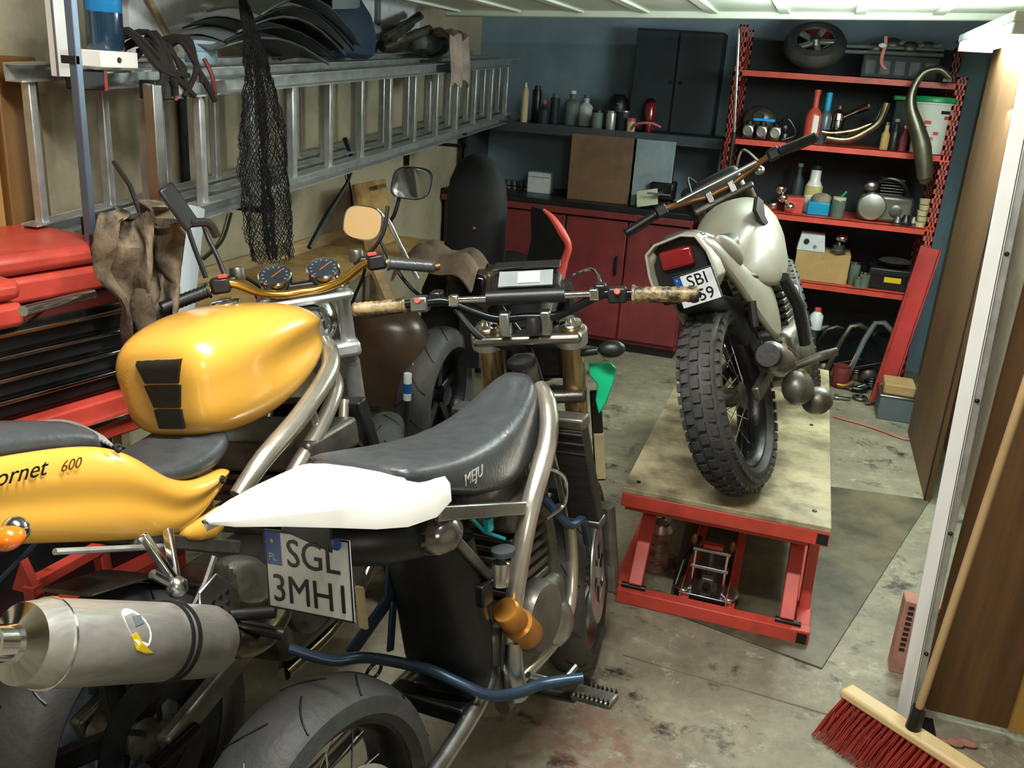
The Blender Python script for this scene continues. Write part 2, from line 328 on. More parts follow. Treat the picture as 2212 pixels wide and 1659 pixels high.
# ------------------------------------------------------------------ motorcycle lift
t = empty('motorcycle_lift', (-.09, 2.63, 0), 'red steel motorcycle lift table with pale worn wooden platform', 'lift table')
K['lifttop'] = mat('worn_plywood_top', '#b9ae8c', .38, var=.2, scale=4, bump=.06, dirt_shade='#4a4230', dirt_shade_amt=.8, dscale=4.5, dth=.42)
LW = .32; LL = 1.72
G().bx((-LW, 0, .402), (LW, LL, .42)).obj('platform', 'lifttop', t, bevel=.002)
G().bx((-LW, -.001, .355), (LW, .04, .402)).obj('front_rail', 'red', t, bevel=.003)
for s_ in (-1, 1): G().bx((s_*LW, .04, .355), (s_*(LW-.035), LL, .402)).obj('side_rail', 'red', t, bevel=.003)
G().bx((-LW, LL-.04, .355), (LW, LL, .401)).obj('rear_rail', 'red', t, bevel=.003)
G().bx((LW-.036, -.002, .36), (LW-.003, .002, .395)).obj('tube_opening', 'black', t)
G().bx((-LW+.0, .09, .30), (LW-.05, .13, .35)).obj('cross_tube', 'red', t, bevel=.003)
for y in (.5, .95, 1.4): G().bx((-LW+.03, y, .365), (LW-.03, y+.03, .401)).obj('cross_member', 'red', t, bevel=.003)
G().bx((-LW+.02, .0, .001), (LW, .045, .05)).obj('base_front', 'red', t, bevel=.003)
for s_ in (-1, 1): G().bx((s_*(LW-.045), .045, .001), (s_*LW, LL-.1, .05)).obj('base_side', 'red', t, bevel=.003)
G().bx((-LW+.0, LL-.14, .001), (LW, LL-.1, .05)).obj('base_rear', 'red', t, bevel=.003)
G().bx((LW-.038, -.003, .008), (LW-.008, .002, .042)).obj('tube_end_opening', 'black', t)
for s_ in (-1, 1):
    for y0 in (.03, 1.1):
        a = G(); a.bar((s_*(LW-.075), y0, .06), (s_*(LW-.075), y0+.26, .36), .045, .04, (0, 1, 0)); a.obj('lift_arm', 'red', t, bevel=.003)
        G().tube([(s_*(LW-.11), y0, .055), (s_*(LW-.03), y0, .055)], .011, 10).obj('pivot_bolt', 'steel', t)
for y0 in (.16, 1.3): G().bar((LW-.022, y0, .03), (LW-.022, y0+.13, .37), .035, .04, (0, 1, 0)).obj('upright', 'red', t, bevel=.003)
for x in (-.10, .05): G().bx((x, .045, .004), (x+.03, .9, .03)).bx((x, .045, .004), (x+.004, .9, .055)).obj('jack_rail', 'red', t, bevel=.001)
for x, y in ((.27, .10), (-.28, .06), (.25, .9), (-.1, 1.5), (.2, 1.45)): G().lathe([(.008, 0), (.007, .003), (.001, .004)], (x, y, .42), seg=10).obj('screw_head', 'steel', t)
# hydraulic jack under the table
p = at(1520, 1300, Z=.03)
t = empty('hydraulic_jack', (p.x, p.y+.02, .031), 'silver hydraulic jack with two threaded rods under the lift table', 'jack')
g = G(); g.bx((-.09, -.01, 0), (.09, .10, .012)); g.ball((-.075, .045, .012), (.035, .05, .012)); g.ball((.075, .045, .012), (.035, .05, .012)); g.obj('base_plate', 'alu', t, bevel=.004)
for s_ in (-1, 1):
    g = G(); pf = []
    for i in range(22): pf += [(.0065, .012+i*.0075), (.0052, .0155+i*.0075)]
    g.lathe(pf, (s_*.052, .02, 0), seg=10); g.obj('threaded_rod', 'chrome', t)
    G().ball((s_*.062, .02, .20), (.012, .010, .022), 10).obj('rod_end', 'bronze', t)
for z in (.10, .165): G().bx((-.062, .010, z), (.062, .032, z+.012)).obj('cross_plate', 'alu', t, bevel=.002)
G().lathe([(.034, .012), (.034, .03), (.026, .04), (.026, .085), (.030, .09), (.014, .095), (.014, .17)], (0, .055, 0), seg=18).obj('cylinder', 'castdk', t)
G().bx((-.02, .0, .012), (.02, .03, .075)).obj('pump_block', 'castdk', t, bevel=.005)
G().lathe([(.014, 0), (.014, .012), (.004, .013)], (0, -.001, .05), (0, -1, 0), 12).obj('release_valve', 'steel', t)
G().bx((-.03, .012, .178), (.035, .04, .192)).obj('lift_saddle', 'red', t, bevel=.003)
G().tube([(-.10, -.005, .03), (-.09, .05, .09), (-.05, .14, .15)], .010, 10).obj('pump_handle', 'steel', t)
# bolt handle on base
p = at(1665, 1328, Z=.07)
# can
p = at(1414, 1225, Z=.0)
t = empty('paint_can', (p.x, p.y, .0), 'tall rusty tin can standing on the floor under the lift', 'can')
G().lathe([(.046, 0), (.048, .004), (.048, .006), (.046, .01), (.046, .15), (.048, .155), (.046, .16), (.036, .18)], seg=28).obj('body', 'tin', t)
for z in (.04, .075, .11): G().torus((0, 0, z), .0462, .0022, seg=28, ts=6).obj('band', 'bronze', t)
G().lathe([(.036, .18), (.037, .186), (.034, .188), (.033, .182), (.001, .182)], seg=24).obj('rim', 'chrome', t)
p = at(1335, 1258, Z=0)
t = empty('foot_bolt', (p.x, p.y, 0), 'small black bolt lying on the floor left of the rusty can', 'bolt')
G().tube([(-.03, 0, .008), (.02, .01, .008)], .006, 8).obj('shank', 'steel', t); G().lathe([(.012, 0), (.012, .01)], (.02, .01, .008), (1, .2, 0), 6).obj('head', 'black', t)
# ------------------------------------------------------------------ red rack at the back
def perf(name, x, y, z0, z1, w, par, faces=('front', 'side'), sx=1):
    """slotted L-section upright: two strips joined by cross pieces round real slots"""
    g = G(); n = int((z1-z0)/.05); th = .003; e = w*.22
    for k, f in enumerate(faces):
        def B(u0, u1, za, zb):
            if f == 'front': g.bx((x+sx*u0, y, za), (x+sx*u1, y+th, zb))
            else: g.bx((x, y+u0, za), (x+sx*th, y+u1, zb))
        B(0, e, z0, z1); B(w-e, w, z0, z1); B(w*.5-.003, w*.5+.003, z0, z1)
        for i in range(n+1):
            z = z0+(z1-z0)*i/n; B(0, w, max(z0, z-.012), min(z1, z+.012))
    return g.obj(name, 'red', par, smooth=0)
RX0, RX1, RY0, RY1 = -.50, .69, 5.42, 5.86
t = empty('storage_rack', ((RX0+RX1)/2, RY0, 0), 'red slotted-angle storage rack with four shelves at the back right', 'rack')
ox, oy = (RX0+RX1)/2, RY0; hw = (RX1-RX0)/2; dp = RY1-RY0
perf('upright', -hw, 0, 0, 1.98, .045, t); perf('upright', hw, 0, 0, 1.78, .05, t, sx=-1)
perf('upright', -hw, dp, 0, 1.98, .045, t); perf('upright', hw, dp, 0, 1.98, .045, t, sx=-1)
SH = [.618, .992, 1.385, 1.752]
for z in SH:
    G().bx((-hw+.004, .004, z-.004), (hw-.004, dp, z)).bx((-hw+.004, .004, z-.034), (hw-.004, .008, z)).bx((-hw+.004, dp-.004, z-.03), (hw-.004, dp, z)).obj('shelf', 'red', t, smooth=0)
G().bx((-hw+.004, dp+.004, .04), (hw-.004, dp+.008, 1.93)).obj('dark_gap_sheet', mat('gap_sheet_dark', '#141b20', .7, var=.3), t, smooth=0)  # dark sheet added to make the gaps between the shelves nearly black
def lathe_thing(name, prof, m, px, py, z, Y, label, cat, group=None, extra=None, seg=20):
    """item standing on a level z, seen at pixel px"""
    p = at(px, py, Y=Y)
    t = empty(name, (p.x, Y, z+.0005), label, cat, group)
    G().lathe(prof, seg=seg).obj('body', m, t)
    if extra: extra(t)
    return t
def cyl(r, h): return [(r*.96, 0), (r, .003), (r, h-.003), (r*.96, h)]
def bottle(r, h, nr=.3, sh=.68): return [(r*.95, 0), (r, .005), (r, h*sh), (r*.8, h*(sh+.08)), (r*nr, h*(sh+.16)), (r*nr, h)]
# --- shelf 2 (z 1.385)
Z = SH[2]
t = lathe_thing('spray_bottle', bottle(.042, .26, .36, .58), 'redhi', 1750, 300, Z, 5.50, 'tall red plastic bottle with pale side patch on the upper rack shelf', 'bottle')
G().lathe([(.018, .26), (.019, .262), (.017, .285), (.001, .287)], seg=14).obj('cap', 'redhi', t)
G().bx((.0, -.044, .02), (.03, -.038, .15)).obj('label_patch', 'white', t, bevel=.002)
t = lathe_thing('oil_bottle', bottle(.032, .24, .5, .6), mat('grey_clear_plastic', '#50606a', .25), 1776, 300, Z, 5.54, 'slim grey bottle with bright blue neck beside the red bottle', 'bottle')
G().lathe([(.017, .18), (.018, .185), (.017, .275), (.001, .277)], seg=14).obj('neck_sleeve', mat('bright_blue', '#1b9fd0', .4), t)
t = lathe_thing('spray_can', cyl(.033, .17)+[(.012, .19), (.012, .21)], 'chrome', 1806, 285, Z, 5.62, 'shiny silver spray can standing behind the curved pipes', 'can')
for z in (.05, .09, .13): G().torus((0, 0, z), .033, .002, seg=20, ts=6).obj('ring', 'steel', t)
a, b = at(1822, 253, Y=5.60), at(1874, 230, Y=5.66)
t = empty('metal_funnel', (a.x, 5.6, a.z), 'silver tapered trim piece lying between can and bent pipes', 'funnel')
g = G(); g.tube([(0, 0, 0), b-a], [.008, .022], 14); g.obj('cone', 'chrome', t); G().torus(b-a, .022, .003, (b-a), 18, 6).obj('rim', 'chrome', t)
# curved exhaust headers
K['header'] = mat('exhaust_steel', '#a89f88', .25, 1, var=.3, scale=9, dirt_shade='#5a4630', dirt_shade_amt=.4)
pts = [at(x, y, Y=5.47) for x, y in ((1785, 298), (1830, 302), (1870, 285), (1900, 262), (1916, 222))]
for P_ in pts: P_.z += .0
t = empty('exhaust_header', pts[0], 'long bent steel exhaust header pipe lying along the upper rack shelf', 'exhaust pipe')
G().tube([p-pts[0] for p in pts], .022, 14, smooth=6).obj('pipe', 'header', t); G().torus(pts[0]*0, .024, .004, pts[1]-pts[0], 18, 6).obj('flange', 'chrome', t)
pts = [at(x, y, Y=5.52) for x, y in ((1775, 285), (1800, 288), (1845, 282), (1878, 270), (1890, 268))]
t = empty('exhaust_header', pts[0], 'shorter exhaust pipe with open shiny end beside the bent header', 'exhaust pipe')
G().tube([p-pts[0] for p in pts], .019, 14, smooth=6).obj('pipe', 'header', t); G().torus(pts[-1]-pts[0], .021, .005, pts[-1]-pts[-2], 18, 6).obj('flange', 'chrome', t)
# carburettor cluster on left
t = empty('carburettor_bank', (at(1650, 295, Y=5.5).x, 5.5, Z+.0005), 'alloy carburettor bank with bright blue strip on the upper rack shelf', 'carburettor')
for i in range(3):
    x = -.09+i*.075; G().bx((x-.03, -.03, 0), (x+.03, .06, .075)).obj('body', 'castdk', t, bevel=.008); G().lathe([(.027, 0), (.03, .01), (.024, .012), (.02, -.02)], (x, -.035, .04), (0, -1, 0), 18).obj('intake', 'alu', t); G().lathe([(.02, 0), (.02, .02), (.01, .024)], (x, .01, .075), seg=14).obj('top_cap', 'black', t)
G().bx((-.07, -.02, .098), (.05, .0, .112)).obj('blue_strip', mat('vivid_blue', '#1898f0', .3), t, bevel=.002)
G().tube([(.07, -.02, .09), (.12, -.04, .12), (.17, -.03, .04), (.10, -.05, .006)], .007, 8, smooth=4).obj('hose', 'steel', t)
t = empty('engine_part', (at(1640, 260, Y=5.68).x, 5.68, Z+.0005), 'dark rounded engine casing behind the carburettor bank', 'engine part')
G().ball((0, 0, .09), (.10, .07, .09), 16).obj('casing', 'castdk', t); G().lathe([(.03, 0), (.03, .02)], (0, -.06, .12), (0, -1, 0), 14).obj('boss', 'steel', t)
for i, (px, h, m, lb) in enumerate(((1693, .07, 'steel', 'small dark bolt jar right of the carburettor bank'), (1912, .13, 'carton', 'brown glass bottle left of the small dark bottles'), (1932, .15, 'black', 'dark bottle with pale band near the white bucket'), (1952, .12, 'darkred', 'short dark red bottle beside the white bucket'))):
    t = lathe_thing('small_bottle', bottle(.022, h, .5, .6), m, px, 300, Z, 5.47, lb, 'bottle', seg=14)
    G().lathe([(.013, h), (.013, h+.015), (.001, h+.016)], seg=12).obj('cap', 'chrome' if i != 2 else 'cream', t)
t = lathe_thing('white_cone', [(.03, 0), (.03, .01), (.007, .14), (.003, .145)], 'white', 1950, 280, Z, 5.62, 'small white plastic cone behind the little bottles', 'nozzle')
# white bucket with red print and green lid
bp = at(2022, 320, Y=5.50); bp.x -= .035
t = empty('white_bucket', (bp.x-.01, 5.50, Z+.0005), 'white plastic bucket with red print and green lid, right end of shelf', 'bucket')
G().lathe([(.085, 0), (.088, .004), (.105, .25), (.110, .252), (.110, .262)], seg=32).obj('body', 'white', t)
G().lathe([(.115, .262), (.118, .265), (.118, .28), (.112, .29), (.04, .292), (.0, .292)], seg=32).obj('lid', mat('green_lid', '#159a5a', .35), t)
random.seed(3)
for i in range(7):
    a = -pi/2+random.uniform(-.7, .7); z = .05+i*.027; r = .088+.017*z/.25+.0015
    g = G(); w_ = random.uniform(.25, .75); ring = []
    for k in range(7):
        b_ = a-w_/2+w_*k/6; ring.append([(r*cos(b_), r*sin(b_), z-.006), (r*cos(b_), r*sin(b_), z+.011), ((r-.004)*cos(b_), (r-.004)*sin(b_), z+.011), ((r-.004)*cos(b_), (r-.004)*sin(b_), z-.006)])
    g.loft(ring); g.obj('red_print' if i % 3 else 'dark_print', 'redhi' if i % 3 else 'darkp', t)
t = empty('green_tray', (bp.x-.11, 5.58, Z+.262), 'flat green plastic tray behind and left of the bucket lid', 'tray')
t.location = (bp.x-.135, 5.60, Z+.0005)
G().bx((-.07, -.05, 0), (.06, .06, .26)).obj('dark_crate', 'darkp', t, bevel=.004); G().bx((-.085, -.07, .26), (.07, .07, .285)).obj('tray', mat('green_lid2', '#1a8a56', .4), t, bevel=.006)
# big bent muffler hanging at the rack corner
pts = [at(x, y, Y=5.30) for x, y in ((2052, 168), (2030, 150), (1995, 158), (1972, 195), (1968, 232), (1980, 275), (1992, 320), (1998, 385))]
t = empty('hanging_muffler', pts[0], 'dusty steel muffler with hooked pipe hanging over the rack corner', 'exhaust pipe')
G().tube([p-pts[0] for p in pts], [.016, .017, .018, .020, .030, .040, .046, .038], 16, smooth=5).obj('pipe', mat('dull_muffler', '#7e7c6c', .38, .9, var=.25, dirt_shade='#3c3a32', dirt_shade_amt=.5), t)
G().tube([pts[-1]-pts[0], pts[-1]-pts[0]+V((0, 0, -.03))], [.036, .02], 16).obj('end_cone', 'castdk', t)
G().bx((-.03, 0, -.02), (.01, .12, -.006)).obj('hanger', 'steel', t)
# --- shelf 3 (z .992)
Z = SH[1]
t = empty('chrome_indicator_set', (at(1690, 440, Y=5.5).x, 5.5, Z+.0005), 'chrome indicator lamps piled behind the handlebar on the rack', 'indicator lamp')
for i, (x, z) in enumerate(((-.05, .03), (0, .08), (.045, .035), (-.02, .13))): G().ball((x, -.01*i, z), (.032, .03, .028), 14).obj('lamp_shell', 'chrome', t)
t = empty('red_tin_box', (at(1712, 462, Y=5.48).x, 5.48, Z+.0005), 'bright red square tin box on the middle rack shelf', 'box'); G().bx((-.05, 0, 0), (.05, .12, .085)).obj('body', 'redhi', t, bevel=.004); G().bx((-.052, -.002, .07), (.052, .122, .09)).obj('lid', 'redhi', t, bevel=.003)
t = lathe_thing('dark_bottle', bottle(.033, .25, .45, .65), 'darkp', 1716, 440, Z, 5.66, 'tall dark blue bottle behind the red tin box', 'bottle'); G().lathe([(.017, .25), (.017, .27)], seg=12).obj('cap', 'greyp', t)
t = empty('parts_tray', (at(1765, 465, Y=5.50).x, 5.50, Z+.0005), 'bright blue plastic tray holding a wadded white rag', 'tray')
G().bx((-.06, 0, 0), (.06, .12, .075)).obj('tray', mat('tray_blue', '#148ec0', .35), t, bevel=.006)
G().ball((.01, .05, .085), (.06, .05, .04), 14).obj('white_rag', 'rag', t)
t = lathe_thing('oil_jug', bottle(.05, .24, .6, .6), 'white', 1757, 410, Z, 5.66, 'white and pale yellow oil jug standing behind the blue tray', 'bottle'); G().lathe([(.051, .10), (.051, .15)], seg=20, cap=False).obj('label_band', mat('pale_yellow', '#dccf8a', .5), t); G().lathe([(.032, .24), (.032, .265), (.001, .266)], seg=16).obj('cap', 'black', t)
t = lathe_thing('glass_jar', cyl(.038, .10), mat('jar_glass', '#5b6a62', .15), 1808, 462, Z, 5.50, 'glass jar with a green-handled brush on the middle shelf', 'jar')
G().tube([(-.03, 0, .06), (.03, -.01, .15)], .006, 8).obj('green_brush', mat('brush_green', '#1f9a58', .4), t); G().lathe([(.036, .10), (.036, .115), (.001, .116)], seg=20).obj('lid', 'cream', t)
# engine with a round alloy cover
ep = at(1880, 462, Y=5.48)
t = empty('spare_engine', (ep.x, 5.50, Z+.0005), 'dark spare engine with big round alloy cover on the middle shelf', 'engine')
G().bx((-.07, 0, 0), (.22, .20, .15)).obj('crankcase', 'castdk', t, bevel=.02); G().lathe([(.075, 0), (.078, .012), (.07, .028), (.03, .036), (.0, .037)], (0, 0, .082), (0, -1, 0), 32).obj('round_cover', mat('matt_alloy', '#b4b6ae', .35, .8, var=.1), t)
for i in range(6): G().bx((.03, .02, .15+i*.016), (.15, .16, .157+i*.016)).obj('cooling_fin', 'castdk', t, bevel=.002)
G().lathe([(.03, 0), (.032, .012), (.02, .016)], (.13, 0, .07), (0, -1, 0), 18).obj('small_cover', 'castdk', t); G().ball((-.02, .02, .19), (.04, .03, .035), 12).obj('inlet', 'alu', t)
G().tube([(.0, .03, .2), (.06, 0, .24), (.14, 0, .22), (.19, .02, .15)], .01, 8, smooth=4).obj('cable', 'black', t)
for i, (px, r, m) in enumerate(((1940, .028, 'castdk'), (1958, .035, 'steel'), (1975, .03, 'castdk'), (1950, .024, 'alu'), (1968, .02, 'steel'), (1935, .02, 'alu'))):
    p = at(px, 470, Y=5.46+.02*i); t = empty('engine_fitting', (p.x, p.y, Z+.0005), ['dark round fitting right of the spare engine', 'black ribbed hub among the loose fittings', 'dull cast knob near the stacked white cups', 'small alloy plug among the loose fittings', 'black stub beside the stacked white cups', 'small bright washer against the spare engine'][i], 'engine part')
    G().lathe([(r, 0), (r*1.05, .006), (r*.7, r), (r*.4, r*1.6), (.001, r*1.7)], seg=16).obj('body', m, t)
    G().torus((0, 0, .012), r*1.02, .003, seg=16, ts=5).obj('ring', 'steel', t)
for i in range(5):
    p = at(2004, 480, Y=5.47)
    G().lathe([(.024, 0), (.03, .028), (.028, .028), (.022, .003)], seg=18).obj('paper_cup', 'cream', label=('cream cup at the bottom of the stack by the right upright', 'second cream cup from the bottom of the stack', 'middle cream cup of the stack by the upright', 'fourth cream cup up the stack by the upright', 'topmost cream cup of the stack by the upright')[i], cat='cup', group='cream cups stacked at the shelf end').location = (p.x-.035+.004*(i % 2), 5.48, Z+.0005+i*.031)
# --- shelf 4 (z .618)
Z = SH[0]
c = at(1770, 612, Y=5.47)
t = empty('cardboard_box', (c.x, 5.47, Z+.0005), 'brown cardboard box on the lowest rack shelf', 'box'); G().bx((-.155, 0, 0), (.145, .25, .17)).obj('carton', 'carton', t, bevel=.004); G().bx((-.02, -.0015, .13), (.035, .0, .171)).obj('torn_flap', 'ply', t)
t = empty('white_switch_box', (c.x-.06, 5.47, Z+.1715), 'small white metal box with dark knob on top of the cardboard box', 'box'); G().prism([(-.10, 0), (.06, 0), (.045, .095), (-.085, .095)], 0, .15, lambda u, v, w: V((u, w, v))).obj('case', 'platew', t, bevel=.004)
G().lathe([(.016, 0), (.014, .008)], (-.05, .0, .055), (0, -1, 0), 14).obj('knob', 'black', t); G().lathe([(.010, 0), (.008, .006)], (.0, .0, .03), (0, -1, 0), 12).obj('button', 'greyp', t)
t = empty('chrome_cup_part', (c.x+.07, 5.50, Z+.1715), 'chrome bowl shaped part with dark ring on the cardboard box', 'engine part'); G().lathe([(.04, 0), (.042, .02), (.03, .03), (.03, .05)], seg=20).obj('ring', 'castdk', t); G().ball((.01, 0, .09), (.034, .034, .022), 16).obj('bowl', 'chrome', t); G().lathe([(.02, .05), (.012, .075)], seg=14).obj('stem', 'steel', t)
for i, (px, h, r) in enumerate(((1843, .12, .03), (1868, .08, .028), (1856, .05, .024))):
    t = lathe_thing('glass_jar', cyl(r, h), mat('jar_glass', '#5b6a62', .15), px, 600, Z, 5.47+(.07 if i == 0 else .0), ['tall glass jar with metal lid right of the cardboard box', 'short glass jar beside the black case', 'tiny jar in front of the tall glass jar'][i], 'jar', seg=18); G().lathe([(r*1.02, h), (r*1.02, h+.014), (.001, h+.015)], seg=18).obj('lid', 'chrome', t)
p = at(1925, 620, Y=5.48)
t = empty('black_tool_case', (p.x, 5.48, Z+.0005), 'black case with a yellow label on the lowest rack shelf', 'case'); G().bx((-.13, 0, 0), (.12, .25, .12)).obj('case', 'black', t, bevel=.008); G().bx((-.045, -.002, .045), (.045, .0, .075)).obj('label_patch', 'yellowlab', t)
G().bx((-.13, -.004, .082), (.12, 0, .088)).obj('seam', 'steel', t)
t = empty('round_pan', (p.x, 5.56, Z+.1215), 'grey round headlamp bowl lying on the black case', 'lamp bowl'); G().lathe([(.03, 0), (.07, .02), (.085, .035), (.09, .036), (.07, .05), (.0, .055)], seg=28).obj('bowl', 'castdk', t)
# --- top shelf (z 1.752)
Z = SH[3]
wp = at(1757, 118, Y=5.62)
t = empty('scooter_wheel_set', (wp.x, 5.63, Z+.115), 'spare alloy wheel with tyre lying tilted on the rack top', 'wheel', rot=(radians(40), 0, 0))
G().lathe([(.105, 0), (.15, .004), (.168, .03), (.168, .06), (.15, .09), (.105, .095), (.11, .05)], seg=36, closed=True).obj('tyre', 'rubber', t)
G().lathe([(.112, .004), (.118, .0), (.118, .095), (.112, .09), (.098, .08), (.098, .02)], seg=36, closed=True).obj('rim', 'chrome', t)
for k in range(5):
    a = k*2*pi/5; G().bar((0.02*cos(a), .02*sin(a), .07), (.105*cos(a), .105*sin(a), .075), .03, .018).obj('spoke', 'satin', t, bevel=.004)
G().lathe([(.03, .03), (.03, .09), (.02, .1), (.001, .1)], seg=20).obj('hub', 'alu', t)
a, b = at(1790, 98, Y=5.60), at(2040, 108, Y=5.60)
for i, (dz, lb, r) in enumerate(((.0, 'upper grey frame tube lying across the rack top', .009), (-.028, 'lower grey frame tube lying across the rack top', .011))):
    t = empty('frame_tube', (a.x, 5.6-.01*i, a.z+dz), lb, 'tube', 'frame tubes on the rack top'); G().tube([(0, 0, 0), (b.x-a.x, 0, b.z-a.z)], r, 12).obj('tube', 'greyp', t); G().tube([(.0, 0, .0), (-.03, 0, -.02)], r*1.2, 12).obj('bent_end', 'castdk', t)
t = empty('battery_crate', (at(1940, 140, Y=5.66).x, 5.55, Z+.0005), 'dark black crate behind the frame tubes on the rack top', 'crate'); G().bx((-.19, 0, 0), (.20, .25, .12)).obj('crate', 'darkp', t, bevel=.006)
for i in range(5): G().bx((-.17+i*.075, -.003, .02), (-.12+i*.075, .0, .09)).obj('slot', 'black', t)
t = empty('engine_part', (at(1985, 70, Y=5.62).x, 5.62, Z+.121), 'dark jumble of engine castings on top of the black crate', 'engine part')
for i, (x, z, r) in enumerate(((-.2, .03, .035), (-.12, .05, .045), (-.03, .04, .04), (.06, .045, .04))): G().ball((x, .02*(i % 2), z), (r*1.3, r, r), 10).obj('casting', 'castdk', t); G().bar((x-.02, 0, z), (x+.07, 0, z+.02), .02, .02).obj('arm', 'greyp', t, bevel=.003)
pts = [at(x, y, Y=5.40) for x, y in ((1914, 78), (1912, 100), (1906, 120), (1905, 138), (1914, 150))]
t = empty('red_strap', pts[0], 'short red webbing strap hanging from the frame tubes', 'strap'); g = G(); g.loft([[p-pts[0]+V(v_) for v_ in ((-.008, 0, 0), (.008, 0, 0), (.008, .002, 0), (-.008, .002, 0))] for p in cr_spline(pts, 1, 5)[0]]); g.obj('webbing', 'redhi', t)
p = at(1907, 98, Y=5.40)-pts[0]; G().ball(p, (.022, .012, .012), 12).obj('white_buckle', 'white', t)
# white fluorescent-like tube leaning on left upright
a, b, c2 = at(1597, 62, Y=5.36), at(1592, 200, Y=5.36), at(1586, 285, Y=5.36)
t = empty('leaning_rod', (c2.x, 5.36, c2.z), 'shiny chrome rod fixed upright along the left rack post', 'rod'); G().tube([(0, 0, 0), a-c2], .010, 12).obj('rod', 'chrome', t); G().tube([(0, 0, -.45), (0, 0, 0)], .013, 12).obj('lower_sleeve', 'black', t); G().bar((0, .008, .3), (-.01, .07, .3), .01, .01).obj('clip', 'steel', t)
# floor clutter right of lift
a, b = at(1985, 535, Y=5.33), at(1862, 850, Y=5.28)
t = empty('red_channel', (.57, 5.24, 0), 'long dark red steel channel leaning against the rack right post', 'beam')
bx_ = V((.57, 5.24, .0)); tx = V((a.x+.06, 5.36, a.z)); g = G(); dv = tx-bx_
K['beam'] = mat('beam_red', '#b03430', .45, var=.2, dirt_shade='#5f1e1c', dirt_shade_amt=.5)
g.bar((0, 0, .02), dv, .10, .006, (0, 1, 0)); g.obj('web', 'beam', t, smooth=0)
for s_ in (-1, 1): G().bar(V((s_*.05, -.02, .02)), dv+V((s_*.05, -.02, 0)), .006, .045, (0, 1, 0)).obj('flange', 'beam', t, smooth=0)
t = empty('grey_box', (.61, 5.02, 0), 'grey plastic box with pale rim on the floor by the brown board', 'box')
G().bx((-.06, 0, 0), (.12, .22, .13)).obj('box', 'greybox', t, bevel=.006); G().bx((-.064, -.004, .13), (.124, .224, .14)).obj('rim', 'alu', t, bevel=.003); G().bx((-.05, .02, .14), (.11, .2, .20)).obj('contents', 'carton', t, bevel=.01)
t = empty('rusty_tin', (at(1812, 835, Z=0).x, at(1812, 835, Z=0).y, 0), 'rusty red tin with a stick standing right of the lift', 'tin'); G().lathe(cyl(.05, .13), seg=22).obj('body', 'darkred', t); G().lathe([(.051, .128), (.052, .134), (.047, .134), (.046, .12), (.001, .118)], seg=22).obj('rim', 'bronze', t); G().tube([(.01, 0, .03), (.06, .02, .21)], .004, 6).obj('stick', 'wood', t)
random.seed(11)
cl = ['flat steel link plate', 'coil of wire', 'bent bracket', 'short pipe stub', 'gear wheel', 'chain heap', 'alloy elbow']
wh = ['nearest the lift corner', 'in the middle of the floor heap', 'against the red channel foot', 'behind the rusty red tin', 'at the back of the floor heap', 'under the lowest rack shelf', 'by the grey box']
for i in range(12):
    px = random.uniform(1810, 1885); py = random.uniform(800, 880); p = at(px, py, Z=0); k = i % 6
    t = empty('scrap_part', (p.x, p.y, 0), f'small {["dull", "rusty"][i//6]} {cl[k]} {wh[(i*3+i//6) % 7]}', 'scrap part')
    m = ['castdk', 'steel', 'alu', 'bronze'][i % 4]
    if k in (0, 2): G().bar((-.04, 0, .012), (.05, .02, .012+.02*k), .03, .012).obj('plate', m, t, bevel=.002); G().lathe([(.012, 0), (.012, .014)], (-.03, 0, .016), seg=12).obj('boss', m, t)
    elif k in (1, 5):
        for j in range(4): G().torus((0, 0, .01+j*.012), .045-.004*j, .006, seg=20, ts=6).obj('turn', m, t)
    elif k == 3: G().tube([(-.05, 0, .02), (0, .0, .02), (.04, .03, .04)], .018, 12, smooth=4).obj('pipe', m, t); G().torus((-.05, 0, .021), .019, .003, (1, 0, 0), 16, 6).obj('rim', 'steel', t)
    else: G().lathe([(.04, 0), (.045, .006), (.045, .014), (.04, .02), (.015, .02), (.012, .03)], seg=18).obj('gear', m, t); G().torus((0, 0, .022), .02, .004, seg=16, ts=6).obj('collar', 'steel', t)
lab = ['dark steel frame piece leaning in the heap beneath the rack', 'bent grey pipe in the heap beneath the rack', 'rusty swingarm half buried beneath the rack', 'old black footrest under the lowest shelf', 'grey engine shell under the lowest shelf', 'thin grey rod poking out under the rack']
for i in range(6):
    random.seed(50+i); x = -.15+i*.13; t = empty('scrap_tubing', (x, 5.6, 0), lab[i], 'scrap part')
    G().tube([(-.1, 0, .016), (0, -.02, .2+.04*i), (.14, .03, .32)], .016, 8, smooth=3).obj('tube', ['steel', 'castdk', 'greyp'][i % 3], t); G().ball((.02, .06, .06), (.055, .05, .06), 12).obj('lump', 'castdk', t); G().bar((-.08, 0, .1), (.1, .02, .16), .03, .02).obj('bracket', 'steel', t, bevel=.003)
t = empty('fluid_bottle', (at(1755, 735, Y=5.35).x, 5.35, 0), 'white fluid bottle with red cap on a stand behind the lift', 'bottle')
b_ = at(1757, 710, Y=5.35).z
G().lathe([(.035, b_), (.037, b_+.005), (.037, b_+.08), (.02, b_+.1), (.015, b_+.105)], seg=18).obj('body', 'platew', t); G().lathe([(.018, b_+.105), (.018, b_+.125), (.001, b_+.126)], seg=14).obj('cap', 'redhi', t); G().lathe([(.05, 0), (.05, .02), (.02, .04), (.02, b_-.01), (.04, b_)], seg=18).obj('stand', 'castdk', t)
a, b = at(1800, 900, Z=.006), at(1950, 948, Z=.006)
t = empty('red_cable', a, 'thin red cable lying on the floor towards the brown board', 'cable'); G().tube([(0, 0, 0), (b-a)*.5+V((0, .02, 0)), b-a, b-a+V((.04, .02, 0))], .004, 6, smooth=5).obj('cable', 'redhi', t)
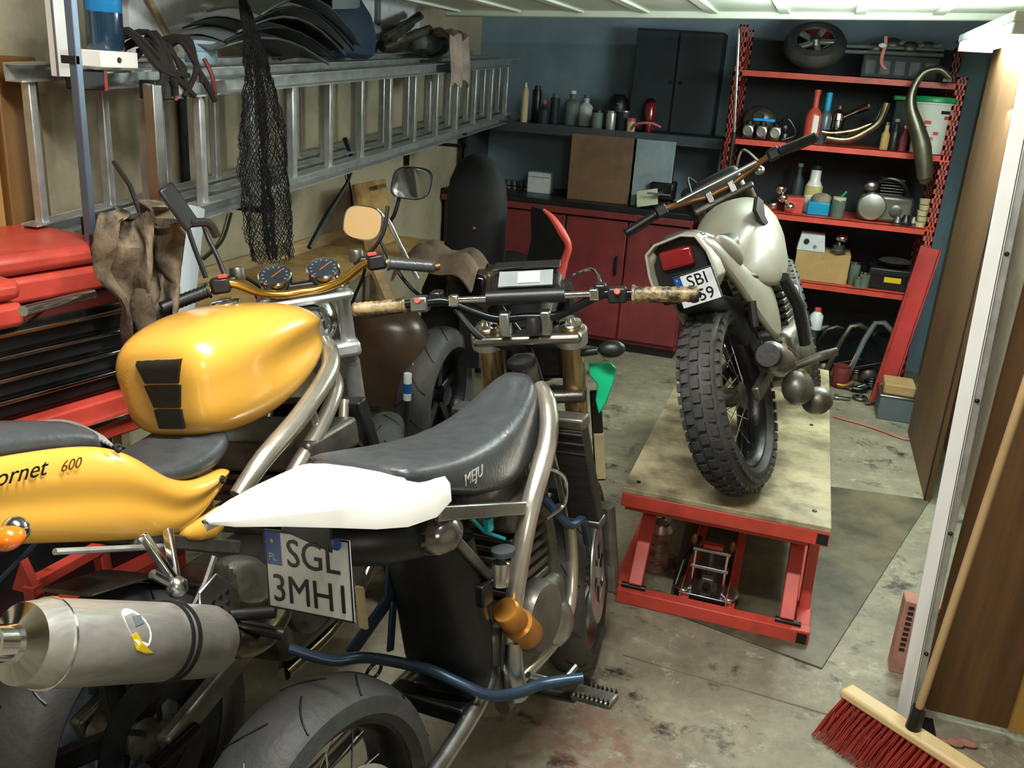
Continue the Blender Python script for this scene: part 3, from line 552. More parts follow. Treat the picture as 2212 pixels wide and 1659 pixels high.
# ------------------------------------------------------------------ back bench, shelf and hutch
BX0, BX1, BY, BZ = -2.24, -.62, 5.5, .92
t = empty('workbench', (-1.43, BY, 0), 'dark red steel workbench cabinet with black worktop along the back wall', 'workbench')
G().bx((-.80, .02, .06), (.80, .58, .86)).obj('carcass', 'darkred', t, bevel=.004)
G().bx((-.81, -.02, .885), (.81, .59, .92)).obj('worktop', 'black', t, bevel=.003)
G().bx((-.81, -.025, .845), (.81, .0, .885)).obj('front_rail', 'darkred', t, bevel=.003)
for i, (x0, x1) in enumerate(((-.79, -.42), (-.41, .02), (.03, .415), (.425, .79))):
    d = G().bx((x0, -.004, .09), (x1, .02, .835)).obj('door', 'darkred', t, bevel=.004)
    G().bx((x1-.05, -.02, .5), (x1-.035, -.004, .62)).obj('handle', 'steel', d, bevel=.003)
G().bx((-.78, .06, 0), (.78, .5, .06)).obj('plinth', 'black', t)
t = empty('wall_shelf', (-1.38, 5.72, 1.33), 'long dark wooden shelf board above the workbench', 'shelf')
K['darkshelf'] = mat('dark_shelf_wood', '#39424a', .6, var=.3)
G().bx((-.84, -.08, 0), (.88, .37, .025)).obj('board', 'darkshelf', t, bevel=.003); G().bx((-.84, -.085, -.03), (.88, -.08, .028)).obj('front_lip', 'darkshelf', t)
for x in (-.80, .02, .84): G().bx((x, -.02, -.408), (x+.03, .36, 0)).obj('support', 'darkshelf', t)
p0, p1 = at(1238, 285, Y=5.64), at(1368, 398, Y=5.64)
t = empty('brown_sheet', ((p0.x+p1.x)/2, 5.62, .9205), 'rusty brown sheet panel standing on the bench under the shelf', 'panel'); w = (p1.x-p0.x)/2
G().bx((-w, 0, 0), (w, .012, .40)).obj('sheet', mat('rust_panel', '#7a5c46', .6, var=.3, scale=5, dirt_shade='#46382f', dirt_shade_amt=.6), t, bevel=.002); G().bx((-w, .012, 0), (-w+.02, .06, .38)).obj('stiffener', 'strap', t)
p0, p1 = at(1372, 290, Y=5.64), at(1452, 398, Y=5.64)
t = empty('grey_sheet', ((p0.x+p1.x)/2, 5.62, .9205), 'pale grey-blue sheet panel standing right of the brown one', 'panel'); w = (p1.x-p0.x)/2-.003
G().bx((-w, 0, 0), (w, .012, .40)).obj('sheet', mat('blue_grey_panel', '#8b9aa3', .5, var=.15, dirt_shade='#54606a', dirt_shade_amt=.4), t, bevel=.002); G().bx((w-.02, .012, 0), (w, .06, .38)).obj('stiffener', 'strap', t)
def on(px, py, Y, z): p = at(px, py, Y=Y); return (p.x, Y, z+.0005)
t = empty('white_carton', on(1165, 372, 5.72, .92), 'small pale square carton on the bench under the shelf', 'box'); G().bx((-.075, 0, .0), (.075, .1, .13)).obj('carton', 'platew', t, bevel=.003); G().bx((-.077, -.002, .1), (.077, .0, .104)).obj('tape', 'greyp', t)
p = at(1397, 425, Y=5.52)
t = empty('beige_card', (p.x, 5.54, .9205), 'tilted beige card holder at the bench edge behind the handlebar', 'card'); R_ = Matrix.Rotation(radians(-14), 3, 'Y')@Matrix.Rotation(radians(-30), 3, 'X')
G().box((0, 0, .065), (.13, .012, .105), R_).obj('card', 'paper', t, bevel=.004); G().box((0, .03, .03), (.04, .04, .055)).obj('foot', 'black', t)
names = [(1085, 385, .05, 'alu', 'round alloy flange on the left of the bench'), (1100, 362, .035, 'castdk', 'grey gear lying behind the alloy flange'), (1112, 395, .03, 'alu', 'small bright nut on the bench near the black seat'), (1128, 372, .032, 'castdk', 'dull ring beside the white carton'), (1140, 398, .026, 'alu', 'little washer in front of the white carton'), (1240, 412, .03, 'castdk', 'dark fitting in front of the brown sheet'), (1330, 420, .028, 'steel', 'black cap on the worktop by the beige card'), (1290, 415, .024, 'steel', 'dark bolt head on the worktop in the middle')]
for i, (px, py, r, m, lb) in enumerate(names):
    p = at(px, py, Z=.92+r*.5); y = min(p.y, 5.85)
    t = empty('bench_part', (at(px, py, Y=y).x, y, .9205), lb, 'machine part'); G().lathe([(r, 0), (r, .012), (r*.6, .016), (r*.6, .05), (r*.3, .05), (r*.3, .02)], seg=18).obj('body', m, t); G().torus((0, 0, .016), r*.8, .003, seg=18, ts=5).obj('collar', 'steel', t)
# vise
p = at(1465, 360, Y=5.6)
t = empty('bench_vise', (p.x-.08, 5.66, .9205), 'black bench vise at the right end of the worktop', 'vise'); G().bx((-.06, -.06, 0), (.06, .08, .05)).obj('base', 'black', t, bevel=.01); G().bx((-.07, -.02, .05), (.07, .08, .16)).bx((-.07, -.09, .06), (.07, -.05, .16)).obj('jaws', 'steel', t, bevel=.008); G().tube([(0, -.18, .1), (0, .05, .1)], .012, 10).tube([(-.07, -.17, .1), (.07, -.17, .1)], .006, 8).obj('screw_handle', 'alu', t)
# things on the shelf
Z = 1.356
def sh(name, px, Y, prof, m, lb, cat='bottle', ex=None, grp=None): return lathe_thing(name, prof, m, px, 280, Z, Y, lb, cat, grp, ex, 18)
sh('white_tube', 1130, 5.70, cyl(.022, .19)+[(.01, .215)], 'cream', 'pale upright sealant tube at the left end of the shelf', 'tube', lambda t: G().lathe([(.009, .205), (.004, .24)], seg=10).obj('nozzle', 'white', t))
sh('thinner_bottle', 1172, 5.70, bottle(.033, .12, .4), 'darkp', 'dark squat bottle with red cap beside the sealant tube', 'bottle', lambda t: G().lathe([(.015, .12), (.016, .145), (.001, .146)], seg=12).obj('cap', 'redhi', t))
sh('spray_can', 1155, 5.80, cyl(.03, .2), 'steel', 'dark spray can behind the red-capped bottle', 'can', lambda t: G().lathe([(.02, .2), (.018, .225), (.001, .226)], seg=12).obj('cap', 'black', t))
sh('spray_can', 1195, 5.82, cyl(.03, .16), 'darkp', 'dark blue spray can right of the red-capped bottle', 'can', lambda t: G().lathe([(.02, .16), (.018, .185), (.001, .186)], seg=12).obj('cap', 'greyp', t))
sh('glass_jar', 1288, 5.70, cyl(.035, .095), 'greyp', 'wide grey jar in the middle of the shelf', 'jar', lambda t: G().lathe([(.036, .095), (.036, .11), (.001, .111)], seg=18).obj('lid', 'steel', t))
sh('glass_jar', 1318, 5.69, cyl(.03, .10), 'satin', 'bright metal jar right of the wide grey jar', 'jar', lambda t: G().lathe([(.031, .1), (.031, .112), (.001, .113)], seg=18).obj('lid', 'chrome', t))
sh('paint_tin', 1345, 5.72, cyl(.04, .11), 'darkp', 'dark paint tin under the pale lid on the shelf', 'tin', lambda t: G().lathe([(.042, .11), (.042, .118), (.001, .119)], seg=18).obj('lid', 'alu', t))
sh('paint_tin', 1362, 5.66, cyl(.026, .06), 'cream', 'short cream pot with pink lid at the shelf edge', 'tin', lambda t: G().lathe([(.028, .06), (.028, .08), (.001, .081)], seg=18).obj('lid', 'redhi', t))
sh('oil_jug', 1232, 5.86, bottle(.05, .19, .4), 'greyp', 'pale grey oil jug against the back wall', 'bottle', lambda t: G().lathe([(.02, .19), (.02, .21)], seg=12).obj('cap', 'white', t))
sh('oil_jug', 1262, 5.88, bottle(.045, .17, .4), 'platew', 'white oil jug against the back wall beside the grey one', 'bottle', lambda t: G().lathe([(.02, .17), (.02, .19)], seg=12).obj('cap', 'greyp', t))
sh('grinder', 1330, 5.86, [(.05, 0), (.055, .06), (.07, .12), (.06, .18), (.03, .21)], 'black', 'black domed machine at the back of the shelf', 'machine', lambda t: G().ball((0, -.04, .15), (.03, .03, .03), 12).obj('knob', 'steel', t))
sh('hand_lamp', 1400, 5.80, cyl(.025, .06)+[(.035, .07), (.038, .15), (.02, .18)], 'redlens', 'red inspection lamp standing before the dark cupboard', 'lamp', lambda t: G().lathe([(.03, .18), (.012, .2)], seg=14).obj('top_cap', 'black', t))
sh('glass_bottle', 1432, 5.80, bottle(.022, .15, .4), 'jar_g', 'small clear bottle right of the red inspection lamp') if 'jar_g' in K else None
t = empty('pink_hose', on(1385, 262, 5.64, Z), 'short pink hose curled on the shelf edge', 'hose'); G().tube([(-.06, 0, .01), (-.02, -.02, .05), (.06, 0, .06), (.12, .02, .04)], .008, 8, smooth=5).obj('hose', mat('faded_pink', '#b5585c', .6), t)
p0, p1 = at(1368, 62, Y=5.95), at(1560, 275, Y=5.95)
t = empty('dark_cupboard', ((p0.x+p1.x)/2+.01, 5.80, 1.3565), 'dark blue cupboard on the shelf against the back wall', 'cupboard'); w = (p1.x-p0.x)/2
w = min(w, .27)
G().bx((-w, .04, 0), (w-.02, .28, .60)).obj('carcass', 'darkp', t, bevel=.004)
for s_ in (0, 1): d = G().bx((-w+.004+s_*(w-.008), .02, .01), (-w+s_*(w-.008)+w-.016, .04, .59)).obj('door', 'darkp', t, bevel=.003); G().ball((-w+.0+w-.03+s_*.06, .012, .3), .01, 10).obj('knob', 'steel', d)
# ------------------------------------------------------------------ left wall: aluminium ladders hung sideways
def ladder(lb, X, A, B, C, D, pitch, off, capped):
    """A,B = near/far point of lower rail, C,D = upper rail (as y,z)"""
    t = empty('aluminium_ladder', (X, A[0], A[1]), lb, 'ladder'); o = V((X, A[0], A[1]))
    for (p, q, nm) in ((A, B, 'lower_rail'), (C, D, 'upper_rail')):
        a, b = V((X, *p))-o, V((X, *q))-o
        g = G(); g.bar(a, b, .006, .05).bar(a+V((.028, 0, .022)), b+V((.028, 0, .022)), .056, .005).bar(a+V((.028, 0, -.022)), b+V((.028, 0, -.022)), .056, .005); g.obj(nm, 'satin', t, smooth=0)
        if capped:
            G().bar(a+V((.028, -.09, 0)), a+V((.028, -.0, 0)), .060, .054).obj('end_cap', 'black', t, bevel=.004)
            G().bar(a+V((.028, -.004, 0)), a+V((.028, .008, 0)), .062, .056).obj('orange_seal', 'redhi', t)
    n = int((B[0]-A[0]-off)/pitch)
    for i in range(n+1):
        y = A[0]+off+i*pitch; f = (y-A[0])/(B[0]-A[0]); z0 = A[1]+(B[1]-A[1])*f; z1 = C[1]+(D[1]-C[1])*f
        G().bx((.012, y-A[0]-.014, z0-A[1]+.018), (.042, y-A[0]+.014, z1-A[1]-.018)).obj('rung', 'satin', t, bevel=.004)
ladder('front aluminium ladder hung sideways on the left wall, nearest the bikes', -1.93, (2.47, 1.145), (5.86, 1.385), (2.42, 1.53), (5.80, 1.715), .28, .10, True)
ladder('middle aluminium ladder hung sideways behind the front one', -2.03, (2.25, 1.135), (5.90, 1.39), (2.24, 1.55), (5.86, 1.73), .28, .18, True)
ladder('rear aluminium ladder hung against the left wall', -2.14, (2.05, 1.12), (5.70, 1.38), (2.05, 1.56), (5.66, 1.74), .28, .05, False)
t = empty('wall_hook', (-2.24, 2.9, 1.0), 'grey steel wall hook carrying the ladders near the net', 'hook'); G().bx((0, 0, -.05), (.012, .04, .75)).bx((0, .0, .10), (.36, .04, .116)).bx((.352, 0, .10), (.36, .04, .18)).obj('bracket', 'steel', t)
t = empty('wall_hook', (-2.24, 4.9, 1.15), 'grey steel wall hook carrying the ladders near the bench', 'hook'); G().bx((0, 0, -.05), (.012, .04, .6)).bx((0, .0, .08), (.36, .04, .096)).bx((.352, 0, .08), (.36, .04, .16)).obj('bracket', 'steel', t)
# steel upright at the left end of the ladders
t = empty('steel_upright', (at(213, 780, Y=2.0).x, 2.0, .0), 'tall narrow blue-grey steel upright standing at the ladder ends', 'post')
b_ = at(213, 780, Y=2.0)
G().bx((-.012, 0, b_.z+.05), (.012, .022, 2.4)).obj('bar', mat('bluish_steel', '#6f7f95', .35, .7, var=.15), t, bevel=.002); G().bx((-.016, -.002, b_.z-.015), (.016, .026, b_.z+.06)).obj('foot_cap', 'black', t, bevel=.004); G().bx((-.008, .004, 0), (.008, .018, b_.z)).obj('lower_leg', 'black', t)
a = at(140, 128, Y=2.0); G().bx((a.x-b_.x-.01, -.003, a.z-.01), (.012, .012, a.z+.01)).obj('latch', 'black', t)
t = empty('plain_rung_post', (-1.80, 2.33, 1.13), 'short thick shiny aluminium tube between ladder rails near the blue bottle', 'tube'); t.location = (-1.86, 2.30, 1.10); G().bx((-.02, -.02, .0), (.02, .02, .45)).obj('tube', 'alu', t, bevel=.004)
# brown boards and pale wall strip at far left
for i in range(5):
    y0 = 1.30+i*.15; random.seed(i+5)
    pass
t = empty('wood_panelling', (-2.24, 1.3, .9), 'brown vertical wood panelling on the wall above the red cases', 'panelling')
K['oldwood'] = mat('old_brown_wood', '#7d5a2c', .55, var=.35, scale=4, stretch=(3, 3, .3), dirt_shade='#4a3115', dirt_shade_amt=.6)
K['oldwood2'] = mat('light_old_wood', '#b08d52', .55, var=.2, scale=4, stretch=(3, 3, .3))
for i in range(6):
    y = i*.155; G().bx((0, y, -.6), (.03+.015*(i % 2), y+.145, .70)).obj('board', ['oldwood', 'oldwood2', 'oldwood'][i % 3], t, bevel=.005)
# blue bottle on white box, panel and straps on the ladder tops
def lz(y): return 1.56+(y-2.24)*.05+.027
p = at(240, 95, X=-1.95)
t = empty('white_bracket_box', (-1.97, p.y, lz(p.y)), 'white metal box on the near end of the ladder tops', 'box'); G().bx((-.07, -.09, 0), (.06, .06, .045)).obj('box', 'white', t, bevel=.003); G().lathe([(.008, 0), (.006, .004)], (.0615, -.02, .022), (1, 0, 0), 10).obj('screw', 'black', t)
t = empty('blue_bottle', (-1.96, p.y-.01, lz(p.y)+.046), 'big bright blue bottle with clear lower half standing on the white box', 'bottle'); G().lathe([(.048, .10), (.05, .104), (.05, .26), (.03, .30), (.018, .31)], seg=26).obj('upper_body', 'blue', t); G().lathe([(.047, 0), (.05, .004), (.05, .1)], seg=26).obj('lower_body', mat('clear_dark_blue', '#173a52', .1, coat=1), t); G().lathe([(.051, .16), (.051, .25)], seg=26, cap=False).obj('label_band', mat('light_blue_label', '#6fb8dd', .3), t)
t = empty('white_board', (-2.0, p.y-.12, lz(p.y)), 'narrow white board standing on edge beside the blue bottle', 'board'); G().bx((-.01, -.05, -.03), (.01, .03, .40)).obj('board', 'white', t, bevel=.002); G().bx((.01, -.05, -.03), (.014, -.045, .4)).obj('edge', 'greyp', t)
p = at(330, 60, X=-2.2)
t = empty('pale_board', (-2.21, p.y-.1, 1.62), 'big pale square board leaning on the wall above the ladders', 'board'); G().bx((-.03, 0, 0), (0, .42, .55)).obj('board', 'platew', t, bevel=.003); G().bar((.01, -.05, .35), (.01, .22, .02), .012, .02).obj('brown_batten', 'wood', t)
p = at(360, 140, X=-1.90)
t = empty('strap_bundle', (-1.95, p.y, lz(p.y)), 'tangled bundle of dark ratchet straps draped over the ladder', 'straps')
random.seed(21)
for i in range(16):
    y = random.uniform(-.12, .14); pts = [(random.uniform(-.1, -.02), y, .01+random.uniform(0, .05)), (.02, y+random.uniform(-.05, .05), .06+random.uniform(0, .04)), (.075, y+random.uniform(-.04, .06), .0), (.085, y+random.uniform(-.05, .1), random.uniform(-.10, -.02))]
    G().tube(pts, .009, 6, smooth=4).obj('strap', 'strap', t)
G().tube([(.06, .17, .03), (.088, .17, -.02), (.088, .18, -.08)], .007, 6, smooth=3).obj('red_cord', 'darkred', t)
for k in range(2):
    p = at(434, 118, X=-1.98); t = empty('blue_tin', (-1.98, p.y, lz(p.y)+.036*k+.001), ('lower of two flat pale blue tins on the ladder tops', 'upper of two flat pale blue tins on the ladder tops')[k], 'tin', 'flat pale blue tins'); G().lathe(cyl(.052, .033), seg=26).obj('body', mat('pale_blue_tin', '#8db4c4', .4), t); G().lathe([(.053, .024), (.053, .0345), (.001, .0345)], seg=26).obj('lid', 'pale', t) if 'pale' in K else G().lathe([(.053, .024), (.053, .0345), (.001, .0346)], seg=26).obj('lid', mat('pale_blue_lid', '#9cc0cd', .4), t)
# stacked curved fairing pieces
K['fair'] = mat('grey_fairing', '#6d7478', .4, var=.15)
random.seed(4)
lbs = ['long grey curved fairing piece lowest in the pile over the ladder', 'second grey fairing piece of the pile over the ladder', 'dark fairing piece in the middle of the pile', 'pale fairing piece with a bent tip near the top of the pile', 'topmost grey fairing piece of the pile over the ladder']
for i in range(5):
    p = at(560, 100, X=-2.0); y0 = p.y-.42+.07*i
    t = empty('fairing_piece', (-2.0, y0, lz(p.y)+.005+.032*i), lbs[i], 'fairing', 'fairing pieces piled on the ladder tops')
    def f(u, v, i=i): return V((-.12+.22*v, u*.75, .02+.13*sin(pi*u)*(.5+.1*i)-.02*u+.02*sin(pi*v)-.06*u*i*.2))
    G().sheet(f, 14, 5, .006).obj('shell', ['fair', 'greyp', 'darkp', 'platew', 'fair'][i], t)
    G().tube([f(k/8, 1) for k in range(9)], .005, 6).obj('lip', 'black' if i % 2 else 'alu', t)
p = at(725, 60, X=-2.05)
t = empty('dark_bag', (-2.06, p.y, lz(p.y)), 'big dark blue bag standing on the ladder tops', 'bag')
g = G(); g.loft([[(x*.13*s_, y*.30*s_, z+.01*noise.noise(V((x*3, y*3, z*9)))) for (x, y) in [(cos(a*pi/12), sin(a*pi/12)) for a in range(24)]] for z, s_ in ((0, .8), (.02, 1), (.10, 1.05), (.19, .9), (.25, .62), (.28, .3))]); g.obj('bag', mat('bag_fabric', '#18304a', .7, var=.3, bump=.5, scale=6), t)
G().tube([(.05, -.1, .23), (.06, -.05, .29), (.06, .05, .29), (.05, .1, .23)], .01, 8, smooth=4).obj('handle', 'black', t)
G().sheet(lambda u, v: V((.13+.03*sin(4*u), -.25+.28*u, .18+.1*v+.03*u)), 6, 4, .006).obj('grey_patch', 'greyp', t)
p = at(830, 60, X=-2.2)
t = empty('white_sheet', (-2.235, p.y-.35, 1.66), 'pale sheet of board against the wall behind the rag pile', 'board'); G().bx((0, 0, 0), (.012, .85, .32)).obj('sheet', 'platew', t, bevel=.002); G().bx((.0, .28, 0), (.03, .32, .30)).obj('batten', 'greyp', t)
p = at(900, 100, X=-2.0)
t = empty('parts_pile', (-2.05, p.y, lz(p.y)), 'heap of dull grey tubes and covers on the far ladder tops', 'parts')
random.seed(9)
for i in range(7): G().tube([(random.uniform(-.1, .1), random.uniform(-.5, .1), random.uniform(.01, .1)), (random.uniform(-.1, .1), random.uniform(.1, .5), random.uniform(.04, .22))], random.uniform(.012, .025), 10).obj('tube', ['castdk', 'greyp', 'steel'][i % 3], t)
for i in range(4): G().ball((random.uniform(-.05, .08), -.4+.28*i, .07), (.09, .13, .07), 12).obj('cover', ['greyp', 'castdk', 'fair', 'steel'][i], t)
p = at(975, 100, X=-1.90)
t = empty('hanging_rag', (-1.93, p.y, lz(p.y)-.01), 'crumpled pinkish grey rag drooping over the far ladder', 'rag')
G().sheet(lambda u, v: V(((-.10+.19*min(1, v*2))+.012*sin(17*u), -.16+.28*u+.02*sin(9*v), .10*(1-abs(2*v-.7))*.5+(.0 if v < .5 else -(v-.5)*.30)+.09-.05*v+.02*sin(13*u+5*v))), 26, 18, .006).obj('cloth', mat('pink_rag', '#a3948c', .95, var=.35, scale=12, bump=.5), t)
# black net hanging in a long bunch
t = empty('hanging_net', at(540, 0, X=-1.80), 'black mesh net hanging in a long bunch in front of the ladders', 'net')
o0 = t.location.copy(); g = G(); random.seed(2)
prof = [((525, 0), 8), ((545, 90), 18), ((562, 180), 30), ((566, 260), 45), ((570, 340), 50), ((576, 430), 52), ((582, 500), 50), ((588, 560), 46)]
def netp(a, s_):
    k = min(int(s_*(len(prof)-1)), len(prof)-2); f = s_*(len(prof)-1)-k; (x0, y0), r0 = prof[k]; (x1, y1), r1 = prof[k+1]
    c = at(x0+(x1-x0)*f, y0+(y1-y0)*f, X=-1.80); r = (r0+(r1-r0)*f)/1950*3.3; j = 1+.35*noise.noise(V((a*2, s_*14, 3)))
    return c-o0+V((cos(a)*r*.75*j, sin(a)*r*1.15*j, noise.noise(V((a*3, s_*20, 1)))*.02))
NS = 34
for k in range(NS):
    for dirn in (1, -1): g.tube([netp(k*2*pi/NS+dirn*i*.20, i/36) for i in range(37)], .0014, 3, cap=False)
g.obj('mesh', 'net', t, smooth=0, kind='stuff'); G().tube([netp(0, 0)*.5+netp(pi, 0)*.5, V((0, 0, 2.6-o0.z))], .005, 6).obj('cord', 'net', t)
g = G()
for k in range(12): g.tube([netp(k*.55+.3*sin(i*.5+k), i/20)*1.0*Matrix.Identity(3)+V((0, 0, 0)) if False else V(netp(k*.55+.3*sin(i*.5+k), i/20)).lerp(V(netp(k*.55+pi, i/20)), .42) for i in range(21)], .003, 4)
g.obj('inner_folds', 'net', t, smooth=0)
# cables on left wall
for i, pl in enumerate((((700, 640, 0), (760, 480, 0), (742, 330, 0)), ((500, 460), (480, 520), (440, 560)))):
    pts = [at(q[0], q[1], X=-2.235) for q in pl]; t = empty('wall_cable', pts[0], ['thin black cable hanging from the ladder towards the mirror', 'thin grey cable looped on the wall below the ladder end'][i], 'cable'); G().tube([p-pts[0] for p in pts], .006, 6, smooth=8).obj('cable', 'black', t)
a, b = at(668, 535, X=-2.0), at(760, 370, X=-2.0)
t = empty('black_strap', a, 'black pointed strap slanting across the wall below the ladder', 'strap'); G().tube([V((0, 0, 0)), (b-a)*.4, b-a, at(745, 300, X=-2.0)-a], [.012, .016, .006, .012], 6, smooth=4).obj('strap', 'black', t)
# plywood side table along the wall and brown sheet
t = empty('plywood_table', (-2.0, 3.3, 0), 'stained plywood table along the left wall behind the yellow motorcycle', 'table')
q0 = at(600, 505, X=-1.75)
zt = .78
G().bx((-.23, -.95, zt-.018), (.22, 1.15, zt)).obj('top', 'ply', t, bevel=.002)
for x, y in ((-.2, -.9), (.17, -.9), (-.2, 1.1), (.17, 1.1)): G().bx((x, y, 0), (x+.04, y+.04, zt-.018)).obj('leg', 'wood', t)
G().bx((-.235, -.95, zt-.0), (-.215, 1.15, zt+.06)).obj('back_board', 'wood', t, bevel=.002)
a = at(845, 530, X=-1.95)
t = empty('wood_board', (-1.98, a.y, .7805), 'square stained plywood offcut leaning on the wall by the black seat', 'board'); R_ = Matrix.Rotation(radians(-14), 3, 'Y')
G().box((-.06, 0, .155), (.014, .34, .32), R_).obj('board', 'ply', t, bevel=.002); G().box((-.045, .02, .29), (.012, .1, .02), R_).obj('cleat', 'brownwood', t)
# cloth hanging on the upright
t = empty('brown_jacket', at(300, 450, X=-1.62), 'crumpled brown work jacket hanging in front of the ladder ends', 'jacket')
jo = t.location.copy()
K['jacket'] = mat('jacket_cloth', '#8c7c66', .95, var=.6, scale=6, bump=1.0, bscale=16, dirt_shade='#14100c', dirt_shade_amt=1, dscale=7, dth=.42, stretch=(1, 1, .6))  # dark blotches paint the shade of the folds into the cloth colour
jp = [(450, 232, 325), (470, 214, 352), (520, 214, 350), (580, 228, 346), (640, 250, 330), (700, 272, 318), (742, 286, 304)]
def jf(u, v):
    k = min(int(v*(len(jp)-1)), len(jp)-2); f = v*(len(jp)-1)-k; y = jp[k][0]*(1-f)+jp[k+1][0]*f; x0 = jp[k][1]*(1-f)+jp[k+1][1]*f; x1 = jp[k][2]*(1-f)+jp[k+1][2]*f
    p = at(x0+(x1-x0)*u, y+16*sin(u*pi*2.2)*(1-v), X=-1.62)-jo
    return p+V((.040*sin(u*19+v*2+3*noise.noise(V((u*3, v*3, 0))))+.05*sin(pi*u), .026*cos(u*19+v*3), .012*noise.noise(V((u*9, v*9, 2)))))
G().sheet(jf, 44, 26, .008).obj('body', 'jacket', t)
def js(u, v): p = jf(.62+.3*u, .05+.8*v); return p+V((.035+.025*sin(pi*u), -.02, -.03))
G().sheet(js, 16, 18, .008).obj('sleeve', 'jacket', t)
G().tube([jf(.35, .0)+V((-.02, 0, .0)), jf(.4, 0)+V((-.05, 0, .06)), V((-.12, .06, .10))], .006, 6).obj('hanger_hook', 'steel', t)
# white fairing behind the jacket
c = at(385, 560, X=-1.70)
t = empty('white_windscreen', (c.x, c.y, c.z-.17), 'pale bluish white fairing panel behind the brown jacket', 'fairing')
G().sheet(lambda u, v: V((.02*sin(pi*u), -.11+.24*u*(1-.3*(1-v)), .34*v*(1-.12*u*u)-.0)), 12, 10, .005).obj('panel', mat('pale_fairing', '#c8d4dc', .3, var=.06), t); G().tube([(.0, -.11+.24*.7*k/6, 0) for k in range(7)], .006, 6).obj('edge_trim', 'black', t)
G().bx((-.02, -.02, -.2), (.0, .02, .02)).obj('stay', 'steel', t)
# red cases and chrome-edged tool trolley at left
RZ = Matrix.Rotation(radians(18), 3, 'Z')
def trol(name, lb, cat, x, y, z): return empty(name, (x, y, z), lb, cat, rot=(0, 0, radians(-12)))
t = trol('tool_trolley', 'red and black tool trolley with chrome drawer rails at far left', 'tool trolley', -1.98, 1.68, 0)
G().bx((-.18, -.42, .76), (.22, .43, 1.0)).obj('drawer_unit', 'steel', t, bevel=.004)
for i in range(4):
    z = .775+i*.055; d = G().bx((.22, -.41, z), (.228, .42, z+.045)).obj('drawer', 'black', t, bevel=.002); G().bx((.228, -.41, z+.036), (.245, .42, z+.046)).obj('chrome_rail', 'chrome', d, bevel=.002)
G().bx((-.18, -.43, .64), (.26, .44, .755)).obj('tray', 'red', t, bevel=.006); G().bx((.26, -.3, .69), (.275, .44, .705)).obj('tray_rail', 'chrome', t, bevel=.002)
for x in (-.18, .22):
    for y in (-.42, .40): G().bx((x, y, .06), (x+.035, y+.035, .64)).obj('leg', 'red', t, bevel=.002)
G().bx((-.18, -.42, .18), (.255, .435, .21)).obj('lower_shelf', 'red', t, bevel=.004); G().bx((-.17, -.4, .21), (.20, .40, .5)).obj('dark_crate', 'black', t, bevel=.01)
for y in (-.38, .4): G().tube([(.2, y-.01, .04), (.2, y+.02, .04)], .04, 16).obj('castor', 'rubber', t)
t = trol('red_case', 'red plastic tool case lying on the trolley, the near one', 'case', -1.98, 1.46, 1.0005)
G().bx((-.22, -.24, 0), (.22, .22, .06)).obj('bottom_shell', 'red', t, bevel=.015); G().bx((-.22, -.24, .065), (.22, .22, .115)).obj('lid', 'red', t, bevel=.018); G().bx((.215, -.04, .05), (.235, .04, .1)).obj('latch', 'black', t, bevel=.003)
t = trol('red_case', 'second red tool case behind it, darker and further back', 'case', -2.02, 1.93, 1.0005)
G().bx((-.22, -.20, 0), (.18, .18, .07)).obj('bottom_shell', 'red', t, bevel=.015); G().bx((-.22, -.20, .075), (.18, .18, .13)).obj('lid', 'red', t, bevel=.02); G().bx((.175, .08, .1), (.20, .14, .16)).obj('latch', 'black', t, bevel=.003)
t = empty('chrome_tube', at(50, 672, X=-1.60), 'short shiny steel tube lying in front of the drawers', 'tube'); a = at(50, 672, X=-1.60); b = at(200, 635, X=-1.66); G().tube([(0, 0, 0), b-a], .012, 12).obj('tube', 'chrome', t); G().tube([(b-a)*.3+V((-.01, 0, -.012)), (b-a)*.3+V((-.06, 0, -.05))], .005, 6).obj('hanger', 'steel', t)
